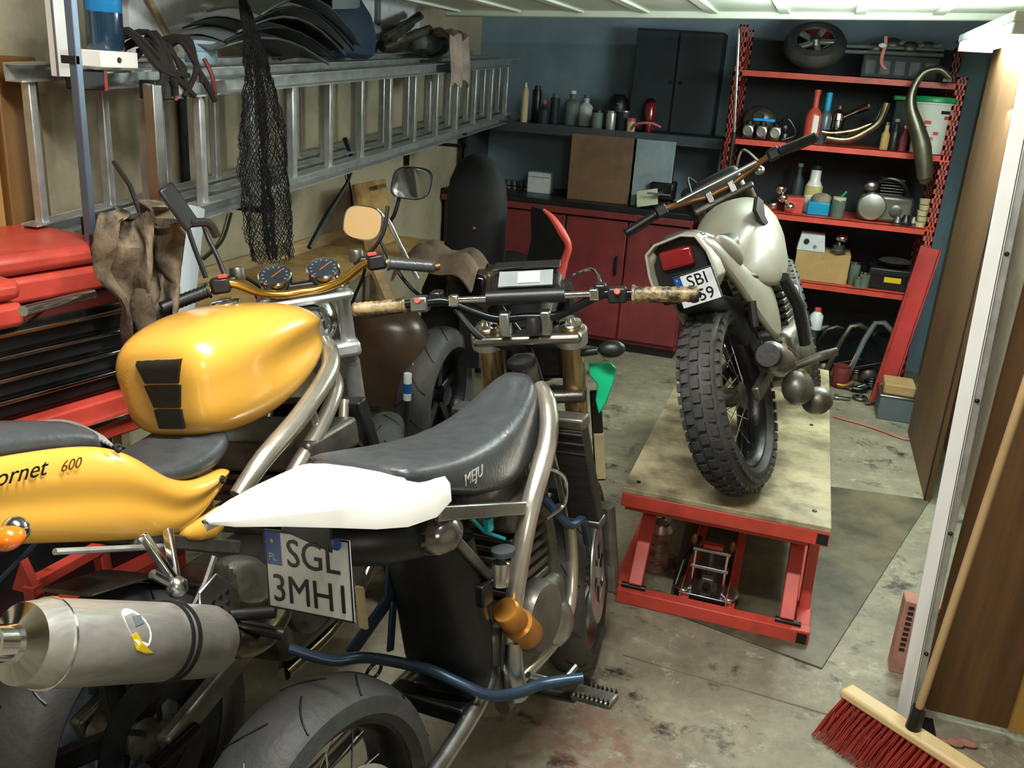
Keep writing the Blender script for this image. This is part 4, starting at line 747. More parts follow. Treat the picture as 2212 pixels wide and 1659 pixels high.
# ------------------------------------------------------------------ motorcycles
def pose(name, X, Y, z0, yaw, lean, lb):
    fx = V((cos(yaw), sin(yaw), 0)); ly = V((-sin(yaw), cos(yaw), 0)); uz = V((0, 0, 1))
    u = uz*cos(lean)+ly*sin(lean); l = ly*cos(lean)-uz*sin(lean)
    o = bpy.data.objects.new(name, None); COL.objects.link(o)
    o.matrix_world = Matrix(((fx.x, l.x, u.x, X), (fx.y, l.y, u.y, Y), (fx.z, l.z, u.z, z0), (0, 0, 0, 1)))
    return tagp(o, lb, 'motorcycle')
def steerM(xp, s, rake=0, zp=0):
    return Matrix.Translation((xp, 0, zp)) @ Matrix.Rotation(s, 4, V((-sin(rake), 0, cos(rake)))) @ Matrix.Translation((-xp, 0, -zp))
def wheel(par, c, R, w, rr, M=None, spokes='wire', tread='street', hubm='alu', rimm='alu', disc=0, dm='satin'):
    """axis along local y"""
    M = M or Matrix.Identity(4); c = V(c); ax = (0, 1, 0)
    def NG(): g = G(); g.M = M; return g
    h = w/2; th = R-rr
    prof = [(rr-.004, -h*.62), (rr+.012, -h*.80)]
    for k in range(9):
        a = -pi*.5+pi*k/8*1.0; prof.append((rr+.02+(th-.02)*cos(a*.92)**.75 if abs(a) < 1.5 else rr+.02, h*sin(a)))
    prof += [(rr+.012, h*.80), (rr-.004, h*.62)]
    ty = NG().lathe(prof, c, ax, 56, closed=True).obj('tyre', 'rubber', par)
    if tread == 'knob':
        n = 46
        for row, (ya, dr) in enumerate(((-.88, -.030), (-.52, -.008), (0, .0), (.52, -.008), (.88, -.030))):
            g = NG()
            for k in range(n):
                a = 2*pi*(k+.5*(row % 2))/n; r = R+dr*1.0; ct = V((cos(a), 0, sin(a))); tn = V((-sin(a), 0, cos(a)))
                rt = Matrix((tn, V((0, 1, 0)), ct)).transposed(); g.box(c+ct*(r-.001)+V((0, ya*h, 0)), (.026, w*.19, .016), rt)
            g.obj('tread_blocks', 'rubber', ty, smooth=0, kind='stuff')
    elif tread == 'street':
        for side in (-1, 1):
            for k in range(12):
                a0 = 2*pi*(k+(.5 if side > 0 else 0))/12; pts = []
                for i in range(7):
                    t_ = i/6; a = a0+.30*t_-.1*t_*t_; yy = side*h*(.06+.80*t_); rad = rr+.02+(th-.02)*max(.02, cos(math.asin(min(1, abs(yy)/h))*.92))**.75
                    pts.append(c+V((cos(a)*rad, yy, sin(a)*rad)))
                NG().tube(pts, .0024, 5).obj('groove', 'ink', ty, smooth=0)
    rp = [(rr+.004, -h*.66), (rr+.006, -h*.72), (rr-.004, -h*.72), (rr-.016, -h*.5), (rr-.022, -h*.2), (rr-.022, h*.2), (rr-.016, h*.5), (rr-.004, h*.72), (rr+.006, h*.72), (rr+.004, h*.66)]
    NG().lathe(rp, c, ax, 48, closed=True).obj('rim', rimm, par)
    NG().lathe([(.028, -h*.8), (.045, -h*.7), (.03, -h*.4), (.03, h*.4), (.045, h*.7), (.028, h*.8)], c, ax, 24).obj('hub', hubm, par)
    if spokes == 'wire':
        for k in range(28):
            a = 2*pi*k/28; s_ = 1 if k % 2 else -1; b_ = a+(.35 if (k//2) % 2 else -.35)
            NG().tube([c+V((.04*cos(b_), s_*h*.68, .04*sin(b_))), c+V(((rr-.018)*cos(a), 0, (rr-.018)*sin(a)))], .0018, 4).obj('spoke', 'chrome', par)
    else:
        for k in range(5):
            a = 2*pi*k/5+.3
            NG().bar(c+V((.035*cos(a), 0, .035*sin(a))), c+V(((rr-.012)*cos(a), 0, (rr-.012)*sin(a))), .045, .03, (0, 1, 0)).obj('spoke', rimm, par, bevel=.006)
    if disc:
        y = disc*h*1.05
        d = NG().lathe([(.085, y-.002), (.145, y-.002), (.145, y+.002), (.085, y+.002)], c, ax, 40, closed=True).obj('brake_disc', dm, par)
        for k in range(6):
            a = k*pi/3; NG().bar(c+V((.04*cos(a), y, .04*sin(a))), c+V((.09*cos(a+.2), y, .09*sin(a+.2))), .012, .004, (0, 1, 0)).obj('carrier_arm', 'steel', d)
def grip(par, a, b, r, m, M, ribs=8, nm='grip'):
    g = G(); g.M = M; a = V(a); b = V(b); pf = []
    L_ = (b-a).length; pf = [(r*1.25, 0), (r*1.25, .006), (r, .008)]
    for i in range(ribs): pf += [(r*1.05, L_*(.1+.85*i/ribs)), (r*.95, L_*(.1+.85*(i+.6)/ribs))]
    pf += [(r*1.08, L_-.006), (r*.9, L_)]
    g.lathe(pf, a, b-a, 16); return g.obj(nm, m, par)
def lever(par, p, side, M, m='alu', L_=.17):
    g = G(); g.M = M; p = V(p)
    g.tube([p, p+V((.03, side*.03, -.01)), p+V((.045, side*.09, -.02)), p+V((.03, side*L_, -.025))], [.008, .006, .006, .008], 8, smooth=3); g.obj('lever', m, par)
def plate(par, M, l1, l2, w=.2, h=.15, name='licence_plate'):
    """M maps plate x(right) y(up) z(out)"""
    g = G(); g.M = M; g.box((0, 0, 0), (w, h, .003)); p = g.obj(name, 'platew', par, bevel=.001)
    g = G(); g.M = M; g.bx((-w/2+.003, h*.06, .0015), (-w/2+w*.20, h/2-.003, .0022)); g.obj('blue_band', 'plateb', p, smooth=0)
    text(p, 'PL', 'inkw', M@Matrix.Translation((-w*.40, h*.16, .0026)), w*.10); text(p, '\u2217', 'yellowlab', M@Matrix.Translation((-w*.40, h*.36, .0026)), w*.12)
    text(p, l1, 'ink', M@Matrix.Translation((w*.07, h*.22, .0022)), h*.50); text(p, l2, 'ink', M@Matrix.Translation((w*.02, -h*.25, .0022)), h*.50)
    g = G(); g.M = M
    for a, b in (((-w/2, -h/2), (w/2, -h/2+.003)), ((-w/2, h/2-.003), (w/2, h/2)), ((-w/2, -h/2), (-w/2+.003, h/2)), ((w/2-.003, -h/2), (w/2, h/2))): g.bx((*a, .0012), (*b, .0026))
    g.obj('black_rim', 'ink', p, smooth=0); return p
# ================= middle bike: supermoto with white tail
B = pose('supermoto_motorcycle', -.657, 1.033, 0, radians(78), radians(8.7), 'supermoto motorcycle with white tail and grey-black seat, in the middle foreground')
SM = steerM(1.02, .41)
wheel(B, (.13, 0, .290), .290, .155, .215, None, 'wire', 'street', 'castdk', 'steel', disc=-1)
FM = steerM(1.18, .30)
wheel(B, (1.285, 0, .287), .287, .12, .215, FM, 'wire', 'street', 'alu', 'alu', disc=-1)
# swingarm
for s_ in (-1, 1): G().tube([(.10, s_*.115, .285), (.30, s_*.115, .30), (.52, s_*.10, .335), (.66, s_*.07, .37)], [.017, .018, .020, .022], 12, smooth=3).obj('swingarm_arm', 'alu', B)
G().bar((.50, -.1, .34), (.50, .1, .34), .05, .04).obj('swingarm_bridge', 'steel', B, bevel=.006)
G().tube([(.13, -.15, .29), (.13, .15, .29)], .012, 12).obj('rear_axle', 'steel', B); G().bx((.07, -.15, .27), (.16, -.135, .31)).obj('chain_adjuster', 'alu', B, bevel=.003)
# seat
G().loft([sring(.335, .12, .93, .950, 3), sring(.35, .130, .91, .960, 3), sring(.50, .125, .835, .925, 4), sring(.64, .112, .775, .905, 4), sring(.78, .100, .745, .91, 4), sring(.88, .086, .755, .945, 3.6), sring(.94, .070, .79, .972, 3.2), sring(.975, .045, .86, .982, 2.6)]).obj('seat', 'vinyl', B, sub=1, smooth=60)
st = [o for o in B.children if o.name.startswith('seat')][0]
text(st, 'MEJU', 'inkw', basis((.56, -.1215, .862), (1, .09, -.06), (.0, -.05, 1)), .036)
# white tail
def tr(x, hw, zt, zb, k): return [(x, -hw, zb), (x, -hw*1.0, zb+(zt-zb)*.55), (x, -hw*.86, zt-.006), (x, -hw*.5, zt), (x, 0, zt+.002), (x, hw*.5, zt), (x, hw*.86, zt-.006), (x, hw, zb+(zt-zb)*.55), (x, hw, zb), (x, hw*.9, zb+.004), (x, 0, zt-.02), (x, -hw*.9, zb+.004)]
G().loft([tr(.455, .136, .915, .850, 0), tr(.40, .138, .928, .838, 0), tr(.32, .132, .945, .850, 0), tr(.25, .118, .952, .872, 0), tr(.18, .098, .960, .900, 0), tr(.09, .064, .970, .934, 0), tr(.02, .032, .976, .957, 0), tr(-.01, .008, .976, .970, 0)]).obj('tail_unit', 'white', B, bevel=.004, smooth=60)
G().lathe([(.008, 0), (.007, .003), (.0, .003)], (.36, .0, .946), seg=12).obj('tail_bolt', 'ink', B)
# plate and holder
plate(B, basis((.19, 0, .79), (.03, -1, .04), (.12, .10, 1)), 'SGL', '3MH1', .20, .148)
G().bx((.196, -.06, .74), (.202, .06, .93)).obj('plate_bracket', 'black', B, bevel=.002)
G().ball((.19, -.075, .862), (.006, .012, .012), 10).obj('plate_sticker', 'plateb', B)
# rear inner mudguard and silencer
G().loft([sring(.30, .07, .86, .895, 2.5), sring(.42, .085, .80, .88, 2.5), sring(.52, .09, .66, .80, 3)]).obj('inner_mudguard', 'black', B, sub=1)
def flap(z, x, hw, th): return [(x+th*cos(a)*.5, hw*sin(a), z+.0) for a in [2*pi*k/20 for k in range(20)]]
G().loft([flap(.72, .55, .105, .14), flap(.62, .56, .115, .14), flap(.50, .575, .12, .12), flap(.40, .575, .115, .10), flap(.34, .57, .10, .07)]).obj('airbox_flap', 'black', B, smooth=60)
G().tube([(.28, .05, .80), (.36, -.03, .785), (.50, -.075, .755)], [.04, .045, .042], 20, smooth=4).obj('silencer', 'black', B)
G().ball((.455, -.095, .775), (.058, .05, .045), 18).obj('silencer_end', mat('smoky_chrome', '#8a8680', .15, .9, var=.2), B)
# frame
K['frame'] = mat('bright_alloy_frame', '#dcdacd', .24, .8, var=.2, scale=9, bump=.05, dirt_shade='#77694f', dirt_shade_amt=.3)
for s_ in (-1, 1):
    G().tube([(.985, s_*.045, .93), (.95, s_*.085, .90), (.88, s_*.118, .83), (.76, s_*.13, .715), (.70, s_*.128, .60), (.665, s_*.12, .48), (.655, s_*.11, .36)], [.022, .0235, .0235, .0235, .022, .021, .020], 14, smooth=5).obj('frame_spar', 'frame', B)
    G().bar((.735, s_*.127, .725), (.42, s_*.122, .835), .020, .030, (0, 0, 1)).obj('subframe_rail', 'alu', B, bevel=.004)
    G().bar((.43, s_*.115, .82), (.60, s_*.118, .61), .016, .02, (0, 0, 1)).obj('subframe_strut', 'castdk', B, bevel=.004)
    G().tube([(1.0, s_*.03, .90), (1.07, s_*.05, .65), (1.06, s_*.07, .42), (.95, s_*.09, .30), (.68, s_*.10, .30)], .017, 10, smooth=5).obj('down_tube', 'frame', B)
G().lathe([(.030, -.10), (.032, -.09), (.032, .05), (.030, .055)], (1.005, 0, .95), (-.30, 0, 1), 20).obj('head_tube', 'castdk', B)
G().loft([sring(.60, .07, .70, .80, 3), sring(.75, .075, .66, .80, 3), sring(.86, .06, .68, .86, 3), sring(.93, .04, .78, .93, 3)]).obj('fuel_tank', 'castdk', B, sub=1)
G().lathe([(.034, 0), (.036, .006), (.034, .016), (.02, .02), (.001, .02)], (.985, 0, .985), (-.2, 0, 1), 20).obj('tank_cap', 'black', B)
# engine
G().bx((.62, -.10, .27), (.98, .10, .46)).obj('crankcase', 'castdk', B, bevel=.03)
G().lathe([(.085, 0), (.088, .02), (.078, .045), (.05, .055), (.0, .056)], (.77, -.105, .44), (0, -1, 0), 28).obj('clutch_cover', 'castdk', B)
G().lathe([(.055, 0), (.055, .03), (.035, .045), (.0, .046)], (.88, -.10, .36), (0, -1, 0), 24).obj('water_pump', 'alu', B)
for i in range(6):
    z = .47+i*.028; G().bx((.76-.0*i, -.075, z), (.93, .075, z+.016)).obj('cylinder_fin', 'castdk', B, bevel=.004)
G().bx((.75, -.085, .64), (.94, .085, .72)).obj('cylinder_head', 'castdk', B, bevel=.015)
G().tube([(.94, -.03, .66), (1.0, -.03, .58), (1.0, -.04, .42), (.90, -.06, .27), (.66, -.08, .25)], .02, 12, smooth=5).obj('header_pipe', 'castdk', B)
G().tube([(.86, -.11, .70), (.90, -.15, .62), (.98, -.15, .60), (1.02, -.14, .52)], .011, 8, smooth=5).obj('coolant_hose', 'blued', B)
G().tube([(.83, -.13, .79), (.88, -.155, .75), (.89, -.15, .68), (.83, -.13, .66)], .005, 8, smooth=5).obj('clear_hose', 'chrome', B)
# gold rear shock/canister and master cylinder
G().lathe([(.028, 0), (.032, .005), (.032, .055), (.029, .06), (.029, .064), (.036, .07), (.036, .13), (.030, .138), (.001, .138)], (.615, -.135, .535), (.62, -.05, -.78), 24).obj('gold_canister', mat('gold_canister', '#c98a3c', .35, .6, var=.15), B)
G().lathe([(.02, 0), (.022, .01), (.022, .05), (.012, .055)], (.60, -.135, .60), (.2, 0, 1), 16).obj('reservoir', 'chrome', B)
G().lathe([(.026, 0), (.026, .012), (.0, .013)], (.62, -.14, .665), (0, 0, 1), 20).obj('reservoir_cap', 'vinyl', B)
G().tube([(.655, -.125, .43), (.64, -.13, .38), (.65, -.13, .30)], [.02, .024, .026], 12).obj('rear_brake_bracket', 'alu', B)
G().bx((.545, -.13, .57), (.585, -.10, .62)).obj('regulator', 'steel', B, bevel=.004)
for i, z in enumerate((.50, .44)): G().bx((.60, -.09, z), (.61, -.06, z+.02)).obj('brass_clip', 'bronze', B, bevel=.002)
G().tube([(.56, -.09, .78), (.60, -.11, .72), (.66, -.12, .68)], .004, 6).obj('teal_wire', 'cyan', B)
G().bx((.595, -.125, .72), (.615, -.11, .75)).obj('teal_connector', 'cyan', B, bevel=.003)
# radiator
for s_ in (-1, 1):
    r_ = G().box((.985, s_*.14, .72), (.035, .085, .27), Matrix.Rotation(radians(-14), 3, 'Y')).obj('radiator', mat('radiator_core', '#3c3b37', .5, .6, var=.3, stretch=(1, 1, 30), scale=12), B, bevel=.004)
    G().box((.953, s_*.14, .865), (.042, .092, .03), Matrix.Rotation(radians(-14), 3, 'Y')).obj('tank_cap_strip', 'castdk', r_, bevel=.006)
    G().box((1.018, s_*.14, .585), (.042, .092, .02), Matrix.Rotation(radians(-14), 3, 'Y')).obj('bottom_strip', 'castdk', r_, bevel=.004)
    for i in range(9): G().box((.952+.0*i+.0079*i-.0*i, s_*.14, .84-.0265*i), (.036, .080, .003), Matrix.Rotation(radians(-14), 3, 'Y')).obj('louvre', 'castdk', r_)
# blue step bar and bracket
G().tube([(.37, .275, .475), (.42, .20, .435), (.47, .14, .43), (.490, .0, .428), (.505, -.07, .405), (.535, -.13, .372), (.585, -.17, .357), (.65, -.20, .35), (.70, -.275, .355)], .0125, 14, smooth=4).obj('step_bar', 'blued', B)
G().bar((.47, .185, .435), (.53, .105, .56), .045, .008, (0, 1, 0)).bar((.53, .105, .56), (.56, .10, .68), .05, .008, (0, 1, 0)).bar((.50, .10, .44), (.53, .10, .55), .02, .008, (0, 1, 0)).obj('step_bar_bracket', 'blued', B, bevel=.002)
G().bx((.47, .135, .50), (.478, .155, .60)).obj('cream_strip', 'cream', B)
# foot peg (serrated)
p_ = G().box((.70, -.30, .315), (.05, .10, .016)).obj('foot_peg', 'castdk', B, bevel=.006)
for i in range(9): G().lathe([(.004, 0), (.0, .012)], (.678, -.255-.011*i, .322), seg=4).lathe([(.004, 0), (.0, .012)], (.722, -.255-.011*i, .322), seg=4).obj('peg_tooth', 'steel', p_, smooth=0)
G().tube([(.70, -.13, .29), (.70, -.25, .30)], .014, 10).obj('peg_mount', 'steel', B); G().tube([(.72, -.12, .31), (.80, -.16, .25), (.88, -.16, .25)], .008, 8).obj('brake_pedal', 'alu', B)
G().tube([(.66, .12, .30), (.60, .20, .12), (.585, .232, .046)], .011, 10).obj('side_stand', 'steel', B)
G().torus((.50, .155, .375), .022, .004, (.2, 1, .3), 18, 6).obj('chain_guide_ring', 'steel', B)
# fork, yokes (steered)
def SG(): g = G(); g.M = SM; return g
for s_ in (-1, 1):
    t0 = V((1.055, s_*.105, 1.07)); t1 = V((1.235, s_*.105, .52)); t2 = V((1.30, s_*.10, .26))
    SG().tube([t0, t0.lerp(t1, .62), t1], [.030, .030, .029], 18).obj('fork_tube', 'gold', B); SG().lathe([(.036, -.035), (.042, -.03), (.042, .006), (.036, .010), (.028, .010)], t0+V((0, 0, -.02)), (-.30, 0, 1), 22).obj('yoke_boss', 'satin', B); g = G(); g.M = FM; g.tube([t1+V((0, 0, .0)), t2], [.021, .021], 16).obj('fork_slider', 'castdk', B)
    SG().lathe([(.028, 0), (.028, .006), (.016, .010), (.012, .018)], t0, (-.30, 0, 1), 18).obj('fork_cap', 'chrome', B)
    g = G(); g.M = FM; g.bx((1.265, s_*.10-.015, .23), (1.325, s_*.10+.015, .36)).obj('fork_foot', 'castdk', B, bevel=.008)
SG().bx((.995, -.135, 1.03), (1.085, .135, 1.055)).obj('top_yoke', mat('top_yoke_alloy', '#9b988d', .3, 1), B, bevel=.010)
SG().bx((1.06, -.135, .86), (1.15, .135, .89)).obj('bottom_yoke', 'castdk', B, bevel=.01)
SG().box((1.11, -.105, .80), (.06, .065, .03)).obj('fork_clamp', 'black', B, bevel=.006)
for s_ in (-1, 1): SG().bx((.985, s_*.05-.013, 1.055), (1.03, s_*.05+.013, 1.115)).obj('bar_clamp', 'alu', B, bevel=.005)
hb = [(.975, .42, 1.145), (.985, .25, 1.15), (.99, .19, 1.15), (1.0, .12, 1.118), (1.005, .07, 1.10), (1.005, 0, 1.10)]; hb = hb+[(x, -y, z) for x, y, z in hb[-2::-1]]
SG().tube(hb, .011, 12, smooth=4).obj('handlebar', mat('black_bar', '#23282b', .2, .6), B)
cb = SG().tube([(.99, .18, 1.152), (.99, -.18, 1.152)], .0085, 12).obj('crossbar', 'chrome', B)
SG().tube([(.99, .09, 1.153), (.99, -.10, 1.153)], .018, 14).obj('crossbar_pad', 'black', B)
for s_ in (-1, 1): SG().bx((.975, s_*.17-.012, 1.138), (1.005, s_*.17+.012, 1.166)).obj('crossbar_clamp', 'chrome', B, bevel=.004)
grip(B, (.985, .29, 1.148), (.972, .42, 1.143), .0165, 'camo', SM); grip(B, (.985, -.26, 1.148), (.972, -.415, 1.143), .0185, 'camo', SM)
for s_, y in ((1, .255), (-1, -.225)):
    SG().box((.988, y, 1.148), (.036, .045, .038)).obj('switch_block', 'black' if s_ < 0 else 'alu', B, bevel=.006); SG().lathe([(.008, 0), (.007, .008)], (.968, y, 1.158), (-1, 0, .4), 12).obj('red_button', 'redhi', B)
    SG().box((1.005, y-s_*.04, 1.158), (.05, .03, .035)).obj('lever_perch', 'steel', B, bevel=.006); lever(B, (1.02, y-s_*.02, 1.14), s_, SM, 'black' if s_ > 0 else 'steel')
SG().tube([(1.02, .05, 1.13), (1.08, .07, 1.12), (1.10, .0, 1.0), (1.08, -.03, .9)], .005, 6, smooth=5).obj('clutch_cable', 'black', B)
SG().tube([(1.01, -.19, 1.155), (1.08, -.16, 1.20), (1.14, -.06, 1.13), (1.12, -.04, .95)], .0045, 6, smooth=5).obj('brake_hose', 'chrome', B)
SG().tube([(1.0, .17, 1.13), (1.0, .12, 1.06), (1.04, .06, 1.02)], .008, 6, smooth=5).obj('wiring_loom', 'black', B)
# dash unit
g = SG(); g.loft([sring(1.06, .085, 1.135, 1.175, 4), sring(1.10, .09, 1.14, 1.20, 4), sring(1.13, .07, 1.15, 1.205, 4)]).obj('dash_unit', 'black', B, smooth=50)
dd = SG().box((1.066, 0, 1.186), (.056, .135, .004), Matrix.Rotation(radians(-33), 3, 'Y')).obj('display', 'screen', B)
SG().box((1.0635, -.008, 1.1895), (.040, .055, .002), Matrix.Rotation(radians(-33), 3, 'Y')).obj('display_reflection', 'white', dd)  # white reflection on the display, painted as a thin plate
SG().box((1.115, 0, 1.212), (.05, .17, .008), Matrix.Rotation(radians(-12), 3, 'Y')).obj('dash_cowl', 'black', B, bevel=.003); SG().tube([(1.088, -.085, 1.208), (1.083, 0, 1.213), (1.088, .085, 1.208)], .0025, 6).obj('dash_trim', 'chrome', B)
SG().lathe([(.0, 0), (.018, .003), (.018, .03), (.014, .04), (.001, .045)], (.985, -.02, 1.062), seg=16).obj('ignition_lock', 'black', B)
# indicator right, green light shroud
SG().tube([(1.07, -.12, .99), (1.07, -.17, .995)], .010, 10).obj('indicator_stalk', 'black', B); SG().ball((1.07, -.205, .998), (.026, .035, .022), 16).obj('indicator', 'black', B)
g = SG(); g.prism([(-.145, .955), (-.20, .955), (-.215, .94), (-.205, .90), (-.185, .85), (-.165, .82), (-.158, .86), (-.165, .90), (-.145, .925)], 1.09, 1.12, lambda u, v, w: V((w, u, v))).obj('green_fairing', 'green', B, bevel=.004)
SG().box((1.14, -.02, .98), (.05, .19, .14)).obj('front_number_board', 'black', B, bevel=.02)
# fork protector sticker strip
SG().box((1.215, -.155, .72), (.012, .03, .30), Matrix.Rotation(radians(-17), 3, 'Y')).obj('fork_guard', 'black', B, bevel=.004); sb = SG().box((1.225, -.158, .66), (.014, .026, .15), Matrix.Rotation(radians(-17), 3, 'Y')).obj('fork_guard_sticker', 'cream', B)
g = G(); g.M = FM; g.loft([sring(1.15, .05, .585, .60, 3), sring(1.28, .06, .60, .615, 3), sring(1.42, .05, .56, .575, 3)]).obj('front_mudguard', 'black', B)
G().tube([(.13, -.14, .33), (.20, -.145, .37)], .018, 10).obj('rear_caliper', 'steel', B)
# ================= left bike: yellow naked
Y = pose('yellow_motorcycle', -1.10, 1.16, 0, radians(86), radians(11.6), 'yellow naked motorcycle with silver exhaust can, on the left')
YS = steerM(.93, .66)
wheel(Y, (.06, 0, .31), .31, .17, .22, None, 'cast', 'street', 'castdk', 'steel', disc=-1, dm='steel')
wheel(Y, (1.33, 0, .30), .30, .12, .22, steerM(1.2, .5), 'cast', 'street', 'castdk', 'steel', disc=-1)
def tring(x, hw, z0, z1, p=3.0, rec=0., n=40):
    out = []
    for (X_, y, z) in sring(x, hw, z0, z1, p, n):
        t_ = (z-z0)/(z1-z0); cr_ = .62+.10*max(0, (x-.5)/.3)
        if t_ < cr_: y *= 1-.07*min(1, (cr_-t_)/.10)-rec*math.exp(-((t_-cr_+.16)/.10)**2)
        out.append((X_, y, z))
    return out
G().loft([tring(.352, .10, .885, 1.03, 3.2), tring(.360, .125, .862, 1.065, 3.2), tring(.40, .148, .842, 1.088, 3.2), tring(.46, .160, .832, 1.102, 3.2), tring(.52, .168, .828, 1.108, 3.2, .02), tring(.58, .174, .832, 1.108, 3.2, .06), tring(.64, .178, .845, 1.102, 3.2, .10), tring(.70, .176, .865, 1.092, 3.1, .12), tring(.75, .166, .885, 1.078, 3, .12), tring(.80, .146, .91, 1.06, 2.8, .08), tring(.85, .10, .94, 1.04, 2.5)]).obj('fuel_tank', 'yellow', Y, sub=1, smooth=70)
tk = [o for o in Y.children if o.name.startswith('fuel_tank')][0]
K['pad'] = mat('tank_pad_vinyl', '#14140f', .55, bump=.2)
def padf(yy, zz):
    # rear face of the tank follows the loft
    return .352+abs(yy)*.02+(.010 if zz > 1.03 else 0)
for i, (z0, z1, w0, w1) in enumerate(((.882, .925, .034, .038), (.930, .980, .036, .050), (.985, 1.036, .046, .064))):
    g = G(); rows = []
    for k in range(6):
        z = z0+(z1-z0)*k/5; w = w0+(w1-w0)*k/5; rows.append([(padf(y_, z)-.006, y_-.022, z) for y_ in (-w, -w*.5, 0, w*.5, w)]+[(padf(y_, z)+.03, y_-.022, z) for y_ in (w, w*.5, 0, -w*.5, -w)])
    g.loft(rows); g.obj('tank_pad', 'pad', tk, smooth=50)
G().lathe([(.035, 0), (.035, .004), (.028, .008), (.001, .009)], (.62, 0, 1.106), (-.05, 0, 1), 24).obj('filler_cap', 'chrome', tk)
# seat
G().loft([sring(.10, .10, .86, .905, 2.6), sring(.16, .115, .82, .875, 2.6), sring(.25, .125, .78, .85, 2.6), sring(.35, .125, .77, .855, 2.6), sring(.42, .11, .78, .875, 2.4), sring(.455, .08, .80, .875, 2.2)]).obj('rider_seat', 'vinyl', Y, sub=2, smooth=60)
G().loft([sring(-.30, .09, 1.0, 1.05, 2.4), sring(-.20, .105, .985, 1.06, 2.4), sring(-.02, .11, .945, 1.025, 2.5), sring(.08, .11, .915, .99, 2.5), sring(.11, .105, .905, .965, 2.4)]).obj('pillion_seat', 'vinyl', Y, sub=2, smooth=60)
for k in range(4): G().tube([(.092+.007*k, y_, .925+.06*sqrt(max(0, 1-(y_/.113)**2))-.006*k) for y_ in [-.106+.212*i/12 for i in range(13)]], .0035, 6).obj('pillion_piping', 'satin', Y)
# tail cowl: side panels
def cowl(s_):
    x = [.40, .36, .28, .20, .14, .06, -.06, -.20, -.34]
    zt = [.775, .785, .79, .825, .90, .955, .985, 1.01, 1.02]; zb = [.755, .735, .70, .69, .715, .745, .80, .86, .92]; yo = [.118, .13, .142, .148, .15, .15, .145, .13, .10]
    rings = []
    for X_, a, b, o in zip(x, zt, zb, yo):
        m_ = (a+b)/2; h_ = (a-b)
        rings.append([(X_, s_*(o-.035), a), (X_, s_*(o-.012), a+.0), (X_, s_*(o-.002), a-h_*.14), (X_, s_*(o+.006), m_+h_*.18), (X_, s_*(o-.012), m_-h_*.02), (X_, s_*(o-.004), m_-h_*.2), (X_, s_*(o-.02), b+h_*.08), (X_, s_*(o-.045), b), (X_, s_*(o-.05), m_)])
    return G().loft(rings).obj('tail_cowl', 'yellow', Y, sub=2, smooth=70)
cw = cowl(-1); cowl(1)
G().loft([sring(-.36, .07, .93, 1.0, 2.5), sring(-.2, .10, .86, .99, 2.5), sring(0, .105, .80, .93, 2.5), sring(.12, .09, .76, .85, 2.5)]).obj('under_tail', 'black', Y, sub=1)
text(cw, 'Hornet', 'ink', basis((-.13, -.150, .965), (1, -.02, -.16), (.1, -.2, 1)), .042, shear=.3)
text(cw, '600', 'bronze', basis((-.025, -.156, .943), (1, -.02, -.16), (.1, -.2, 1)), .028, shear=.3)
for p in ((.085, -.152, .935), (.345, -.137, .768)): G().lathe([(.010, 0), (.008, .003), (.004, .0035), (.0, .001)], p, (0, -1, .2), 14).obj('cowl_bolt', 'ink', cw)
G().loft([sring(.20, .012, .69, .72, 2, 12, -.125), sring(.30, .02, .64, .71, 2, 12, -.125), sring(.345, .015, .665, .72, 2, 12, -.12)]).obj('side_cover', 'yellow', Y, sub=1)
# frame: silver trellis tubes
for s_ in (-1, 1):
    G().tube([(.92, s_*.05, .93), (.82, s_*.13, .93), (.75, s_*.165, .895), (.60, s_*.172, .83), (.46, s_*.16, .775), (.37, s_*.145, .72)], [.024, .024, .024, .024, .023, .020], 14, smooth=5).obj('frame_tube', 'satinb' if 'satinb' in K else 'frame', Y)
    G().tube([(.88, s_*.08, .87), (.79, s_*.15, .84), (.68, s_*.16, .77), (.57, s_*.155, .71), (.46, s_*.145, .63)], .020, 12, smooth=5).obj('frame_tube', 'frame', Y)
    G().tube([(.86, s_*.12, .79), (.78, s_*.13, .62), (.74, s_*.13, .45)], .014, 10, smooth=4).obj('frame_brace', 'frame', Y)
    G().tube([(.66, s_*.155, .86), (.68, s_*.15, .77)], .013, 10).obj('frame_brace', 'frame', Y)
    G().bar((.10, s_*.115, .745), (.36, s_*.125, .60), .018, .032, (0, 0, 1)).obj('subframe_rail', 'castdk', Y, bevel=.005)
G().lathe([(.035, -.08), (.035, .08)], (.945, 0, .93), (-.28, 0, 1), 20).obj('head_tube', 'frame', Y)
# engine
G().bx((.42, -.15, .26), (.80, .15, .50)).obj('crankcase', 'castdk', Y, bevel=.03)
G().lathe([(.09, 0), (.09, .02), (.07, .04), (.0, .045)], (.52, -.15, .40), (0, -1, 0), 26).obj('clutch_cover', 'castdk', Y)
for i in range(6): G().bx((.62, -.17, .50+i*.03), (.82, .17, .518+i*.03)).obj('cylinder_fin', 'castdk', Y, bevel=.003)
G().bx((.60, -.18, .68), (.82, .18, .76)).obj('cylinder_head', 'castdk', Y, bevel=.012)
G().box((.90, 0, .66), (.04, .34, .26), Matrix.Rotation(radians(-12), 3, 'Y')).obj('radiator', 'black', Y, bevel=.006)
for i in range(4): G().tube([(.82, -.13+.087*i, .72), (.93, -.13+.087*i, .60), (.90, -.11+.07*i, .34), (.70, -.09+.05*i, .22), (.45, -.1, .22)], .017, 10, smooth=5).obj('header_pipe', 'header', Y)
